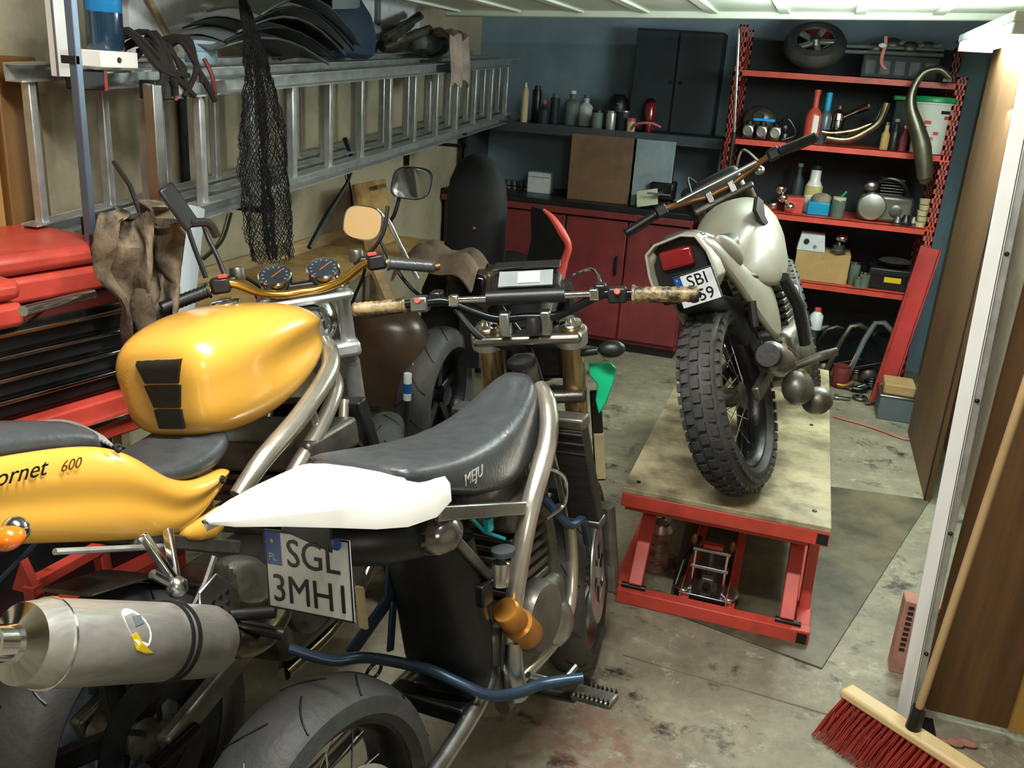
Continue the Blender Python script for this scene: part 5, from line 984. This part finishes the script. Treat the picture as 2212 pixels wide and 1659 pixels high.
# exhaust can and link pipe
ca, cb_ = V((.125, -.245, .52)), V((-.26, -.245, .745))
dx_ = (cb_-ca); Lc = dx_.length
G().lathe([(.045, .0), (.060, .008), (.068, .03), (.069, .05), (.069, Lc*.30), (.070, Lc*.305), (.070, Lc-.05), (.066, Lc-.02), (.062, Lc)], ca, dx_, 40).obj('exhaust_can', mat('brushed_titanium', '#c6c6c2', .40, .7, var=.12, scale=30, stretch=(1, 8, 1)), Y)
for f_ in (.29, .33): G().torus(ca+dx_*f_, .0705, .004, dx_, 36, 8).obj('can_strap', 'black', Y)
G().torus(ca+dx_*.90, .0705, .0025, dx_, 36, 6).obj('can_rivet_band', 'chrome', Y)
G().lathe([(.062, 0), (.05, .004), (.03, .012), (.028, .05), (.022, .05), (.022, .0)], cb_, dx_, 30).obj('can_end_cap', 'chrome', Y)
cn = [o for o in Y.children if o.name.startswith('exhaust_can')][0]
bm_c = ca+dx_*.60; up_ = V((0, 1, 0)).cross(dx_.normalized()); out = (V((0, -.60, .0))+V((-.2, 0, .55))).normalized(); out = (out-dx_.normalized()*out.dot(dx_.normalized())).normalized(); tt = dx_.normalized().cross(out)
g = G(); g.loft([[bm_c+dx_.normalized()*(-u)+(out*cos(v/.07)+tt*sin(v/.07))*r_ for r_ in (.0695, .0712)] for u, v in ()]) if False else None
def oncan(u, v, r_=.0712): a = v/.0705; return bm_c+dx_.normalized()*u+(out*cos(a)+tt*sin(a))*r_
for nm, m_, poly in (('oval_badge', 'white', [(.024*cos(q)-.012*sin(q)-.008, .036*sin(q)-.006) for q in [2*pi*i/18 for i in range(18)]]), ('badge_wing', 'yellowlab', [(-.026, -.022), (-.014, -.016), (.0, -.034), (.028, -.050), (.010, -.050), (-.012, -.044)]), ('badge_mark', 'greyp', [(-.016, .012), (.004, .016), (.006, .0), (-.014, -.006)])):
    g = G(); hh_ = {'oval_badge': 0, 'badge_wing': .0004, 'badge_mark': .0003}[nm]; vs = [g._v(oncan(-u, v*1.0, .0712+hh_)) for u, v in poly]; vb = [g._v(oncan(-u, v, .0700)) for u, v in poly]; g.bm.faces.new(vs); g.bm.faces.new(vb[::-1])
    for i in range(len(vs)): g.bm.faces.new((vs[i], vs[(i+1) % len(vs)], vb[(i+1) % len(vs)], vb[i]))
    g.obj(nm, m_, cn, smooth=0)
G().tube([ca+dx_*.02, ca-dx_*.08, V((.20, -.235, .462)), V((.28, -.22, .435)), V((.37, -.20, .445)), V((.46, -.16, .48))], [.034, .028, .026, .026, .025, .025], 16, smooth=5).obj('link_pipe', 'header', Y)
G().torus(ca-dx_*.05, .033, .006, dx_, 24, 8).obj('pipe_clamp', 'steel', Y)
# bright V hanger, heel plate, pegs
for a, b in (((.08, -.165, .765), (.095, -.20, .665)), ((.155, -.15, .74), (.10, -.20, .665))): G().bar(a, b, .014, .020, (0, 1, 0)).obj('hanger_arm', 'chrome', Y, bevel=.004)
G().ball((.095, -.205, .65), (.022, .02, .022), 14).obj('hanger_boss', 'alu', Y); G().tube([(.095, -.20, .65), (.05, -.2, .70)], .009, 8).obj('hanger_link', 'alu', Y)
hp = G().prism([(.13, .62), (.185, .635), (.235, .575), (.225, .515), (.16, .50), (.115, .56)], -.222, -.216, lambda u, v, w: V((u, w, v))).obj('heel_plate', 'alu', Y, bevel=.003)
for i in range(3):
    for j in range(3): G().lathe([(.0055, 0), (.0055, .001)], (.15+i*.021+.004*j, -.223, .54+j*.022), (0, -1, 0), 8).obj('plate_hole', 'ink', hp)
G().bar((.17, -.20, .56), (.30, -.18, .40), .02, .03, (0, 1, 0)).obj('peg_bracket', 'alu', Y, bevel=.006)
for i, (a, b) in enumerate((((.20, -.21, .53), (.24, -.30, .525)), ((.22, -.2, .50), (.26, -.29, .46)))): G().tube([a, b], .013, 12).obj('foot_peg', 'black', Y)
G().tube([(.10, -.16, .52), (.20, -.17, .60), (.24, -.17, .64)], .008, 8).obj('brake_rod', 'alu', Y)
G().loft([sring(.26, .04, .50, .62, 3, 16, -.15), sring(.34, .05, .46, .60, 3, 16, -.14), sring(.40, .04, .44, .56, 3, 16, -.14)]).obj('gearbox_cover', 'castdk', Y, sub=1)
G().loft([sring(.02, .07, .655, .665, 3), sring(.16, .075, .62, .635, 3), sring(.30, .06, .52, .54, 3)]).obj('rear_hugger', 'castdk', Y)
for s_ in (-1, 1): G().bar((.05, s_*.12, .31), (.42, s_*.11, .38), .035, .05).obj('swingarm_arm', 'castdk', Y, bevel=.008)
G().tube([(.0, -.14, .31), (.12, -.14, .31)], .014, 10).obj('axle_block', 'steel', Y)
G().bx((-.30, -.05, .80), (.05, .05, .83)).obj('undertray', 'black', Y, bevel=.01); G().tube([(.16, -.14, .70), (-.10, -.16, .815)], .006, 8).obj('grab_wire', 'satin', Y)
# rear indicator
G().tube([(-.24, -.10, .87), (-.22, -.17, .885)], .008, 8).obj('indicator_stalk', 'black', Y); G().ball((-.20, -.20, .89), (.028, .024, .020), 14).obj('rear_indicator', 'orange', Y); G().ball((-.182, -.195, .895), (.024, .022, .022), 14).obj('indicator_shell', 'chrome', Y)
# steered front
def YG(): g = G(); g.M = YS; return g
for s_ in (-1, 1):
    YG().tube([(.985, s_*.105, 1.075), (1.06, s_*.105, .84)], .0215, 16).obj('fork_tube', 'satin', Y); YG().tube([(1.06, s_*.105, .84), (1.12, s_*.105, .66), (1.16, s_*.105, .54)], [.024, .024, .024], 16).obj('fork_tube', 'satin', Y)
    YG().tube([(1.14, s_*.105, .60), (1.20, s_*.105, .42), (1.25, s_*.105, .27)], [.027, .028, .026], 16).obj('fork_slider', 'castdk', Y)
    YG().lathe([(.024, 0), (.024, .008), (.012, .014)], (.985, s_*.105, 1.075), (-.3, 0, 1), 16).obj('fork_cap', 'chrome', Y)
YG().bx((1.165, -.075, .38), (1.19, .075, .62)).obj('yellow_mudguard_stay', 'orange_p' if 'orange_p' in K else 'yellow', Y, bevel=.006)
YG().loft([sring(1.13, .05, .60, .62, 3), sring(1.26, .065, .635, .655, 3), sring(1.42, .06, .58, .60, 3)]).obj('front_mudguard', 'yellow', Y, sub=1)
YG().bx((.93, -.135, 1.035), (1.01, .135, 1.06)).obj('top_yoke', 'satin', Y, bevel=.012); YG().bx((1.0, -.135, .86), (1.09, .135, .905)).obj('bottom_yoke', 'satin', Y, bevel=.012)
hb = [(.89, .345, 1.095), (.90, .24, 1.12), (.905, .18, 1.13), (.925, .11, 1.09), (.935, .05, 1.075), (.935, 0, 1.075)]; hb = hb+[(x, -y, z) for x, y, z in hb[-2::-1]]
YG().tube(hb, .0115, 12, smooth=4).obj('handlebar', mat('gold_bar', '#c49a48', .22, .9), Y)
grip(Y, (.905, .235, 1.12), (.887, .36, 1.093), .017, 'black', YS, 10); grip(Y, (.905, -.235, 1.12), (.887, -.36, 1.093), .017, 'vinyl', YS, 10)
YG().lathe([(.012, 0), (.012, .01), (.008, .014)], (.887, -.36, 1.093), (-.1, -1, -.15), 12).obj('bar_end', 'bronze', Y)
for s_ in (-1, 1):
    YG().box((.905, s_*.205, 1.128), (.045, .05, .042)).obj('switch_block', 'black', Y, bevel=.008); YG().box((.888, s_*.195, 1.152), (.016, .024, .010)).obj('red_button', 'redhi', Y, bevel=.002)
    YG().box((.935, s_*.175, 1.13), (.05, .03, .03)).obj('lever_perch', 'steel', Y, bevel=.006); lever(Y, (.95, s_*.2, 1.12), s_, YS)
    YG().lathe([(.02, 0), (.021, .004), (.021, .03), (.018, .034), (.0, .034)], (.96, s_*.16, 1.13), seg=16).obj('fluid_reservoir', 'castdk', Y)
for s_ in (-1, 1):
    c = V((.98, s_*.065, 1.115)); ax = V((-.55, 0, .83))
    gd = YG().lathe([(.030, -.03), (.042, -.02), (.046, .0), (.046, .014), (.042, .018), (.040, .012), (.001, .012)], c, ax, 32).obj('clock_housing', 'chrome', Y)
    YG().lathe([(.040, .0125), (.0395, .0135), (.001, .0135)], c, ax, 32).obj('dial_face', 'darkp', gd)
    for k in range(11):
        a = radians(-130+26*k); sd = V((0, 1, 0)); u2 = ax.normalized().cross(sd).normalized()*-1; n_ = ax.normalized()
        d_ = sd*-sin(a)+u2*cos(a); YG().bar(c+n_*.0142+d_*.030, c+n_*.0142+d_*.036, .0014, .0008, n_).obj('dial_mark', 'inkw', gd)
    YG().bar(c+n_*.0150+V((0, .010, 0))-u2*.008, c+n_*.0150-V((0, .022, 0))+u2*.018, .002, .001, n_).obj('needle', 'orange', gd)
YG().bx((.96, -.10, 1.07), (1.01, .10, 1.095)).obj('clock_bracket', 'black', Y, bevel=.005)
YG().tube([(.93, .17, 1.12), (1.02, .16, 1.14), (1.06, .08, 1.05), (1.03, .03, .9)], .005, 6, smooth=5).obj('cable', 'black', Y); YG().tube([(.93, -.15, 1.13), (1.0, -.18, 1.10), (1.04, -.12, .98), (1.06, -.1, .85)], .005, 6, smooth=5).obj('brake_hose', 'steel', Y)
YG().ball((1.09, 0, .97), (.07, .09, .085), 20).obj('headlamp_shell', 'chrome', Y)
# mirrors
YG().tube([(.915, -.19, 1.15), (.90, -.235, 1.20), (.91, -.26, 1.27)], [.006, .005, .006], 8, smooth=4).obj('mirror_stalk', 'black', Y)
YG().tube([(.915, .19, 1.15), (.93, .20, 1.20), (.95, .215, 1.25), (.955, .222, 1.30)], [.007, .006, .006, .005], 8, smooth=4).obj('mirror_stalk', 'black', Y)
# world placed mirrors as parts: transform world points into bike space
Yi = Y.matrix_world.inverted()
def yloc(px, py, Yy): return Yi @ at(px, py, Y=Yy)
def yvec(v): return (Yi.to_3x3() @ V(v)).normalized()
def mirror(c, n, w, h, par, shell, glassm='mirror', p=2.6):
    n = n.normalized(); u = V((0, 0, 1)); u = (yvec(u)); u = (u-n*u.dot(n)).normalized(); r = u.cross(n); N_ = 28
    def ring(k, off): return [c+n*off+(r*w*k*math.copysign(abs(cos(a))**(2/p), cos(a))+u*h*k*math.copysign(abs(sin(a))**(2/p), sin(a))) for a in [2*pi*i/N_ for i in range(N_)]]
    m_ = G().loft([ring(.7, -.018), ring(.95, -.010), ring(1.0, .0), ring(1.0, .004), ring(.94, .005)]).obj('mirror_shell', shell, par, smooth=50)
    G().loft([ring(.93, .0052), ring(.93, .0065)]).obj('mirror_glass', glassm, m_, smooth=0)
mc = yloc(785, 482, 2.36); mirror(mc, yvec((-.05, -1, .28)), .064, .050, Y, 'chrome', mat('mirror_tan_reflection', '#cfae7c', .35, .2, var=.05), 2.8)  # tan glass colour stands in for a beige reflection
pts = [yloc(x, y, yy) for x, y, yy in ((815, 452, 2.37), (838, 478, 2.38), (862, 525, 2.40), (885, 570, 2.42), (902, 602, 2.43))]
G().tube(pts, [.006, .008, .007, .007, .006], 10, smooth=4).obj('mirror_arm', 'chrome', Y)
G().ball(pts[3], (.012, .012, .016), 10).obj('arm_joint', 'alu', Y)
mc = yloc(392, 450, 1.86); G().bar(yloc(355, 402, 1.84), yloc(416, 490, 1.88), .05, .012, yvec((-1, .1, 0))).obj('left_mirror', 'black', Y, bevel=.008)
G().tube([yloc(402, 480, 1.87), yloc(418, 530, 1.86), yloc(445, 600, 1.85)], .006, 8, smooth=3).obj('left_mirror_arm', 'black', Y)
G().tube([yloc(412, 482, 1.88), yloc(450, 482, 1.92), yloc(468, 510, 1.94)], .011, 8, smooth=4).obj('left_mirror_bracket', 'strap', Y)
G().tube([(.30, .14, .30), (.26, .22, .12), (.25, .26, .064)], .011, 10).obj('side_stand', 'steel', Y)
# crumpled plastic bags and stand on the floor below the can
a_ = at(120, 1600, Z=.12)
for i, (px, py, lb, m) in enumerate(((60, 1560, 'crumpled translucent bluish plastic bag on the floor under the exhaust can', '#9fb4c4'), (180, 1640, 'second crumpled plastic bag, grey, nearer the frame edge', '#8b96a0'), (270, 1600, 'white and blue plastic wrapper beneath the exhaust can', '#c4cdd6'))):
    p = at(px, py, Z=.25); p.x -= .14; t = empty('plastic_bag', (p.x, p.y+.12*i, .0), lb, 'bag')
    def f(u, v, i=i):
        a = 2*pi*u; r = (.065+.04*noise.noise(V((cos(a)*2, sin(a)*2, v*4+i*9))))*(1-.75*v*v)+.03; return V((cos(a)*r, sin(a)*r*1.2, .02+.36*v+.03*noise.noise(V((cos(a)*5, sin(a)*5, v*8+i)))))
    g = G(); g.loft([[f(k/40, j/18)+V((.012*noise.noise(V((k*.8, j*.8, i))), .012*noise.noise(V((k*.9, j*.7, i+5))), 0)) for k in range(40)] for j in range(19)]); g.obj('bag', mat(f'plastic_film_{i}', m, .25, var=.3, scale=7, bump=.4, dirt_shade='#2b5f9a', dirt_shade_amt=.8, dscale=7), t, smooth=25)
    G().tube([f(.1, .98), f(.1, .98)+V((.03, 0, .04)), f(.4, .98)+V((0, .02, .03))], .008, 6, smooth=4).obj('knot', 'platew', t)
# red paddock stand at left
t = empty('paddock_stand', (-1.36, 1.55, 0), 'red tubular paddock stand under the yellow motorcycle tail', 'bike stand')
a, b = at(70, 1262, Y=1.36)-V((-1.36, 1.55, 0)), at(215, 1183, Y=1.62)-V((-1.36, 1.55, 0))
G().bar(a, b, .03, .03).obj('side_bar', 'red', t, bevel=.004); G().bar(a+V((-.12, 0, .12)), a+V((-.02, .02, .10)), .03, .02).obj('short_bar', 'red', t, bevel=.003)
G().bar(a+V((0, 0, 0)), V((a.x+.02, a.y+.0, .03)), .03, .03).obj('leg', 'red', t, bevel=.003); G().bar(b, V((b.x, b.y+.05, .03)), .03, .03).obj('leg', 'red', t, bevel=.003)
G().prism([(0, 0), (.07, 0), (.035, .08)], -.01, .01, lambda u, v, w: V((a.x-.05+u, a.y+w, a.z-.02+v))).obj('hook_plate', 'red', t); G().tube([(a.x-.06, a.y, .02), (a.x+.3, a.y, .02)], .018, 12).obj('axle', 'steel', t)
G().tube([a+V((-.1, -.02, -.03)), a+V((.02, .05, .12))], .008, 8).obj('rod', 'blued', t)
# ================= bike on the lift: enduro seen from behind
L3 = pose('enduro_motorcycle', -.02, 2.79, .426, radians(80), radians(21), 'dusty silver enduro motorcycle seen from behind, standing on the lift')
LS = Matrix.Translation((-.23, 0, -.075)) @ Matrix.Rotation(radians(-4), 4, 'X') @ steerM(.93, .35, radians(26), .9)
wheel(L3, (0, 0, .312), .305, .125, .225, None, 'wire', 'knob', 'castdk', 'steel', disc=1)
wheel(L3, (1.22, 0, .305), .305, .09, .235, steerM(1.05, .3), 'wire', 'knob', 'castdk', 'steel', disc=1)
# rear light pod framed in silver plastic
def pod(x, k, dz=0): return [(x, y*k, .775+dz+(z-.775)*k) for y, z in ((.095, .70), (.10, .76), (.095, .825), (.06, .85), (-.03, .862), (-.075, .85), (-.10, .80), (-.115, .72), (-.09, .685), (.0, .66))]
G().loft([pod(-.13, 1.0), pod(-.19, 1.0), pod(-.20, .97), pod(-.20, .90), pod(-.17, .88), pod(-.13, .88)], cap=False).obj('tail_frame', 'pearl', L3, bevel=.003)
G().bx((-.165, -.08, .66), (-.12, .085, .85)).obj('tail_backing', 'black', L3, bevel=.006)
G().bx((-.185, -.045, .765), (-.165, .055, .822)).obj('tail_light', 'redlens', L3, bevel=.008)
plate(L3, basis((-.212, -.048, .700), (0, -1, .10), (-.10, 0, 1)), 'SBI', 'C59', .125, .100)
# tail + side panels: silver flanks sweeping forward
for s_ in (-1, 1):
    def R_(x, z0, z1, y0, y1): return [(x, s_*y0, z1), (x, s_*(y0+.02), z1-.004), (x, s_*y1, z0+(z1-z0)*.55), (x, s_*(y1-.002), z0+.01), (x, s_*(y1-.02), z0), (x, s_*(y0-.01), z0+(z1-z0)*.5)]
    G().loft([R_(-.19, .80, .845, .07, .10), R_(-.12, .74, .835, .075, .115), R_(-.03, .66, .80, .08, .125), R_(.06, .56, .745, .085, .13), R_(.13, .48, .70, .09, .138), R_(.19, .42, .67, .095, .142), R_(.26, .42, .66, .10, .142), R_(.31, .48, .66, .10, .135)]).obj('side_panel', 'pearl', L3, sub=1, smooth=60)
    G().loft([R_(.14, .64, .70, .06, .11), R_(.24, .60, .78, .07, .145), R_(.34, .58, .85, .07, .165), R_(.44, .60, .90, .06, .165), R_(.54, .66, .91, .05, .15), R_(.62, .76, .89, .04, .12)]).obj('tank_shroud', 'pearl', L3, sub=1, smooth=60)
G().loft([sring(.12, .07, .66, .76, 2.5), sring(.25, .10, .66, .85, 2.5), sring(.40, .12, .68, .905, 2.5), sring(.54, .11, .72, .915, 2.5), sring(.66, .07, .78, .89, 2.5)]).obj('fuel_tank', 'pearl', L3, sub=2)
G().loft([sring(-.16, .06, .83, .87, 2.5), sring(-.08, .075, .79, .865, 2.6), sring(.04, .08, .75, .825, 2.6), sring(.18, .085, .74, .80, 2.6), sring(.27, .07, .76, .835, 2.6), sring(.33, .04, .80, .865, 2.4)]).obj('seat', 'vinyl', L3, sub=2)
G().loft([sring(.04, .02, .70, .76, 2.2, 16, -.11), sring(.0, .035, .72, .80, 2.2, 16, -.105), sring(-.06, .03, .76, .83, 2.2, 16, -.10), sring(-.10, .01, .80, .83, 2.2, 16, -.095)]).obj('grab_cover', 'pearl', L3, sub=1)
G().prism([(.30, .86), (.36, .90), (.42, .88), (.40, .83), (.43, .80), (.38, .80), (.34, .82)], -.128, -.115, lambda u, v, w: V((u, w, v))).obj('tank_sticker', 'ink', L3)
G().loft([sring(-.17, .06, .62, .68, 3), sring(-.05, .075, .60, .66, 3), sring(.10, .07, .50, .62, 3), sring(.25, .06, .35, .6, 3)]).obj('inner_mudguard', 'black', L3, sub=1)
for s_ in (-1, 1): G().bar((.0, s_*.085, .31), (.42, s_*.08, .36), .025, .045).obj('swingarm_arm', 'castdk', L3, bevel=.006)
for s_ in (-1, 1): G().tube([(.05, s_*.10, .68), (.45, s_*.12, .60), (.70, s_*.06, .80)], .014, 10).obj('frame_tube', 'steel', L3)
G().bx((.42, -.12, .22), (.74, .12, .42)).obj('crankcase', 'castdk', L3, bevel=.03)
for i in range(8): G().bx((.56, -.09, .42+i*.026), (.74, .09, .435+i*.026)).obj('cylinder_fin', 'castdk', L3, bevel=.002)
G().lathe([(.075, 0), (.075, .02), (.05, .04), (0, .042)], (.52, -.12, .32), (0, -1, 0), 24).obj('clutch_cover', 'castdk', L3)
# silencer on the right pointing back
G().lathe([(.028, 0), (.046, .02), (.048, .05), (.048, .20), (.044, .24), (.02, .27)], (-.06, -.165, .44), (.92, .10, -.32), 26).obj('silencer', 'castdk', L3)
G().lathe([(.036, -.01), (.042, .0), (.040, .02), (.0, .012)], (-.06, -.165, .44), (.92, .10, -.32), 22).obj('silencer_end', 'black', L3)
G().tube([(.16, -.15, .41), (.30, -.15, .34), (.50, -.13, .25), (.72, -.06, .30), (.80, -.03, .5)], .02, 12, smooth=5).obj('exhaust_pipe', 'header', L3)
G().tube([(.02, -.12, .52), (.03, -.125, .60)], .014, 8).obj('silencer_stay', 'black', L3)
G().ball((.06, -.20, .30), (.06, .05, .055), 16).obj('heat_shield', 'castdk', L3); G().ball((.12, -.235, .235), (.05, .05, .045), 16).obj('lower_guard', 'castdk', L3)
G().tube([(.10, -.20, .36), (.10, -.28, .38), (.14, -.32, .38)], [.012, .015, .012], 10).obj('foot_peg', 'castdk', L3); G().tube([(.06, -.18, .26), (.20, -.14, .22)], .016, 8).obj('kick_lever', 'alu', L3)
G().tube([(.33, -.16, .62), (.42, -.17, .50), (.44, -.16, .36)], [.02, .022, .02], 10).obj('radiator_hose', 'black', L3); G().ball((.40, -.175, .56), (.018, .014, .02), 10).obj('hose_clip', 'chrome', L3)
G().tube([(.25, .10, .25), (.22, .20, .13), (.20, .235, .102)], .010, 8).obj('side_stand', 'steel', L3)
def LG(): g = G(); g.M = LS; return g
for s_ in (-1, 1): LG().tube([(.98, s_*.095, 1.0), (1.18, s_*.095, .68), (1.42, s_*.095, .38)], [.022, .024, .026], 14).obj('fork_leg', 'castdk', L3)
LG().bx((.92, -.12, .985), (1.0, .12, 1.01)).obj('top_yoke', 'castdk', L3, bevel=.008)
hb = [(.88, .38, 1.045), (.895, .26, 1.06), (.90, .20, 1.06), (.93, .12, 1.045), (.935, .05, 1.03), (.935, 0, 1.03)]; hb = hb+[(x, -y, z) for x, y, z in hb[-2::-1]]
LG().tube(hb, .011, 12, smooth=4).obj('handlebar', 'bronze', L3); LG().tube([(.905, .16, 1.062), (.905, -.16, 1.062)], .0085, 10).obj('crossbar', 'alu', L3)
for s_ in (-1, 1):
    grip(L3, (.893, s_*.25, 1.058), (.878, s_*.385, 1.045), .017, 'black', LS, 8); LG().box((.90, s_*.225, 1.06), (.05, .045, .045)).obj('switch_block', 'black', L3, bevel=.008); lever(L3, (.93, s_*.22, 1.06), s_, LS, 'black')
    LG().bx((.915, s_*.045-.012, 1.0), (.955, s_*.045+.012, 1.045)).obj('bar_clamp', 'alu', L3, bevel=.004)
LG().box((1.03, 0.02, 1.03), (.10, .24, .14)).obj('headlamp_cowl', 'black', L3, bevel=.025)
for i, yy in enumerate((-.17, .1)): LG().tube([(.91, yy, 1.06), (1.0, yy*.8, 1.13), (1.05, yy*.3, 1.0), (1.0, 0, .85)], .005, 6, smooth=5).obj('cable', 'chrome' if i == 0 else 'black', L3)
LG().ball((.93, -.16, 1.03), (.025, .02, .018), 12).obj('hand_lever_joint', 'alu', L3)
# ================= dark touring bike in the back left
D = empty('dark_touring_motorcycle', (-1.05, 3.35, 0), 'dark touring motorcycle with tall black backrest and red side fairing, behind the supermoto', 'motorcycle', rot=(0, 0, radians(-2)))
DI = Matrix.Translation((1.05, -3.35, 0))
def dp_(px, py, Yy): return at(px, py, Y=Yy)-V((-1.05, 3.35, 0))
Mw = Matrix.Rotation(radians(90), 4, 'Z')
c = dp_(940, 835, 3.45)
wheel(D, (0, 0, .30), .30, .15, .2, Matrix.Translation((c.x, c.y, 0))@Mw, 'cast', 'street', 'steel', 'steel')
wheel(D, (1.35, 0, .30), .30, .12, .2, Matrix.Translation((c.x+.10, c.y, 0))@Mw, 'cast', 'street', 'steel', 'steel')
T = dp_(1015, 330, 3.95); Bt = dp_(1010, 600, 3.95)
g = G(); rings = []
for f_, w_, d_ in ((0, .145, .10), (.12, .150, .10), (.35, .150, .09), (.6, .150, .08), (.78, .135, .07), (.9, .105, .055), (.97, .06, .04), (1.0, .02, .02)):
    z = Bt.z+(T.z-Bt.z)*f_; rings.append([(Bt.x+.00+w_*math.copysign(abs(cos(a))**.8, cos(a)), Bt.y+d_*sin(a), z) for a in [2*pi*k/28 for k in range(28)]])
g.loft(rings).obj('backrest', mat('backrest_black', '#0b1013', .75, bump=.05), D, smooth=60)
G().ball((Bt.x+.03, Bt.y-.095, Bt.z+.25), (.012, .006, .010), 8).obj('badge', 'bronze', D)
G().loft([[(Bt.x+dx, Bt.y-.02+dy, z) for dx, dy in ((-.24*k, 0), (-.2*k, -.12), (0, -.16), (.2*k, -.12), (.26*k, 0), (.2*k, .5), (0, .6), (-.2*k, .5))] for z, k in ((.30, .8), (.5, 1.0), (.66, 1.0), (.76, .8))]).obj('body', 'black', D, bevel=.01)
a_ = dp_(800, 700, 3.2); b_ = dp_(905, 860, 3.2)
K['brownfair'] = mat('dark_brown_plastic', '#3a2c22', .35, var=.25, dirt_shade='#5a4632', dirt_shade_amt=.3)
g = G(); cx = dp_(835, 760, 3.3); g.loft([[(cx.x+.17*k*cos(a), cx.y+.13*k*sin(a), z) for a in [2*pi*i/24 for i in range(24)]] for z, k in ((cx.z-.22, .7), (cx.z-.15, .95), (cx.z+.0, 1.05), (cx.z+.12, .98), (cx.z+.18, .7))]).obj('pannier', 'brownfair', D, smooth=60)
G().bar((cx.x+.1, cx.y+.02, cx.z), (c.x+.1, c.y+.3, cx.z+.02), .03, .05).obj('pannier_bracket', 'steel', D)
# red fairing rim
pts = [dp_(x, y, 3.85) for x, y in ((1165, 452), (1185, 470), (1205, 500), (1220, 530), (1212, 560), (1200, 600), (1195, 630))]
g = G(); rr = [.006, .014, .020, .016, .018, .026, .028]
g.tube([p for p in pts], rr, 10, smooth=5).obj('red_fairing_edge', 'redhi', D)
g = G(); g.loft([[(x_, y_+.0, z_) for x_, y_, z_ in ((p.x-.02-w_, p.y+.05, p.z), (p.x-.01, p.y, p.z), (p.x+.0, p.y+.03, p.z), (p.x-.02-w_, p.y+.12, p.z))] for p, w_ in zip(pts, (.05, .10, .14, .17, .17, .16, .16))]).obj('side_fairing', 'black', D, smooth=50)
# mirror of this bike
mc = dp_(880, 396, 3.6); N_ = 28
def ring(k, off, w=.088, h=.066): return [V((mc.x+w*k*math.copysign(abs(cos(a))**.6, cos(a)), mc.y-off+.42*h*k*math.copysign(abs(sin(a))**.6, sin(a))+.10*w*k*cos(a), mc.z+h*k*math.copysign(abs(sin(a))**.6, sin(a)))) for a in [2*pi*i/N_ for i in range(N_)]]
ms = G().loft([ring(.7, -.03), ring(1, -.01), ring(1.0, .004), ring(.95, .006)]).obj('mirror_shell', 'black', D, smooth=50); G().loft([ring(.94, .0062), ring(.94, .0075)]).obj('mirror_glass', 'mirror', ms, smooth=0)
G().tube([mc+V((-.06, .02, -.05)), mc+V((-.08, .0, -.15)), dp_(812, 520, 3.6), dp_(900, 640, 3.6), V((Bt.x-.1, Bt.y, .7))], .009, 8, smooth=5).obj('mirror_arm', 'black', D)
# cloth on the saddle and dark box
t = empty('brown_blanket', (0, 0, 0), 'crumpled dark brown blanket thrown over the dark motorcycle saddle', 'blanket')
bp_ = at(960, 570, Y=3.55); t.location = bp_
G().sheet(lambda u, v: V((-.19+.36*u, -.12+.24*v, .03*sin(9*u)+.02*sin(13*v+4*u)+.07*sin(pi*u)-.02-.16*max(0, .35-v))), 30, 16, .008).obj('blanket', mat('blanket_wool', '#66584a', .95, var=.5, scale=8, bump=.7), t)
bp_ = at(1005, 625, Y=3.5)
t = empty('black_box', (bp_.x, 3.5, bp_.z-.07), 'matt black rounded box with bronze rim below the brown blanket', 'box'); G().bx((-.09, 0, 0), (.09, .2, .14)).obj('case', 'glassd', t, bevel=.02); G().bx((-.10, .01, -.01), (.10, .21, .15)).obj('rim', 'brownfair', t, bevel=.02); G().bx((-.05, .08, -.3), (.05, .16, -.01)).obj('mount', 'black', t)
# pale wood post behind the supermoto grip, sticker
a, b = at(808, 572, Y=3.5), at(845, 660, Y=3.4)
t = empty('wood_batten', b, 'pale wooden batten leaning behind the supermoto left grip', 'batten'); d_ = (a-b); G().bar(-1.5*d_, d_, .045, .03).obj('batten', 'wood', t, bevel=.002)
a = at(880, 838, Y=3.05)
t = empty('spray_tin', (a.x, 3.05, 0), 'white and blue tin standing on a dark stand behind the supermoto seat', 'can'); G().lathe(cyl(.016, .11), (0, 0, a.z-.05), seg=18).obj('tin', 'platew', t); G().lathe([(.0165, 0), (.0165, .04)], (0, 0, a.z-.02), seg=18, cap=False).obj('blue_band', 'plateb', t); G().lathe([(.04, 0), (.04, .01), (.012, .02), (.012, a.z-.05)], seg=18).obj('stand', 'black', t)
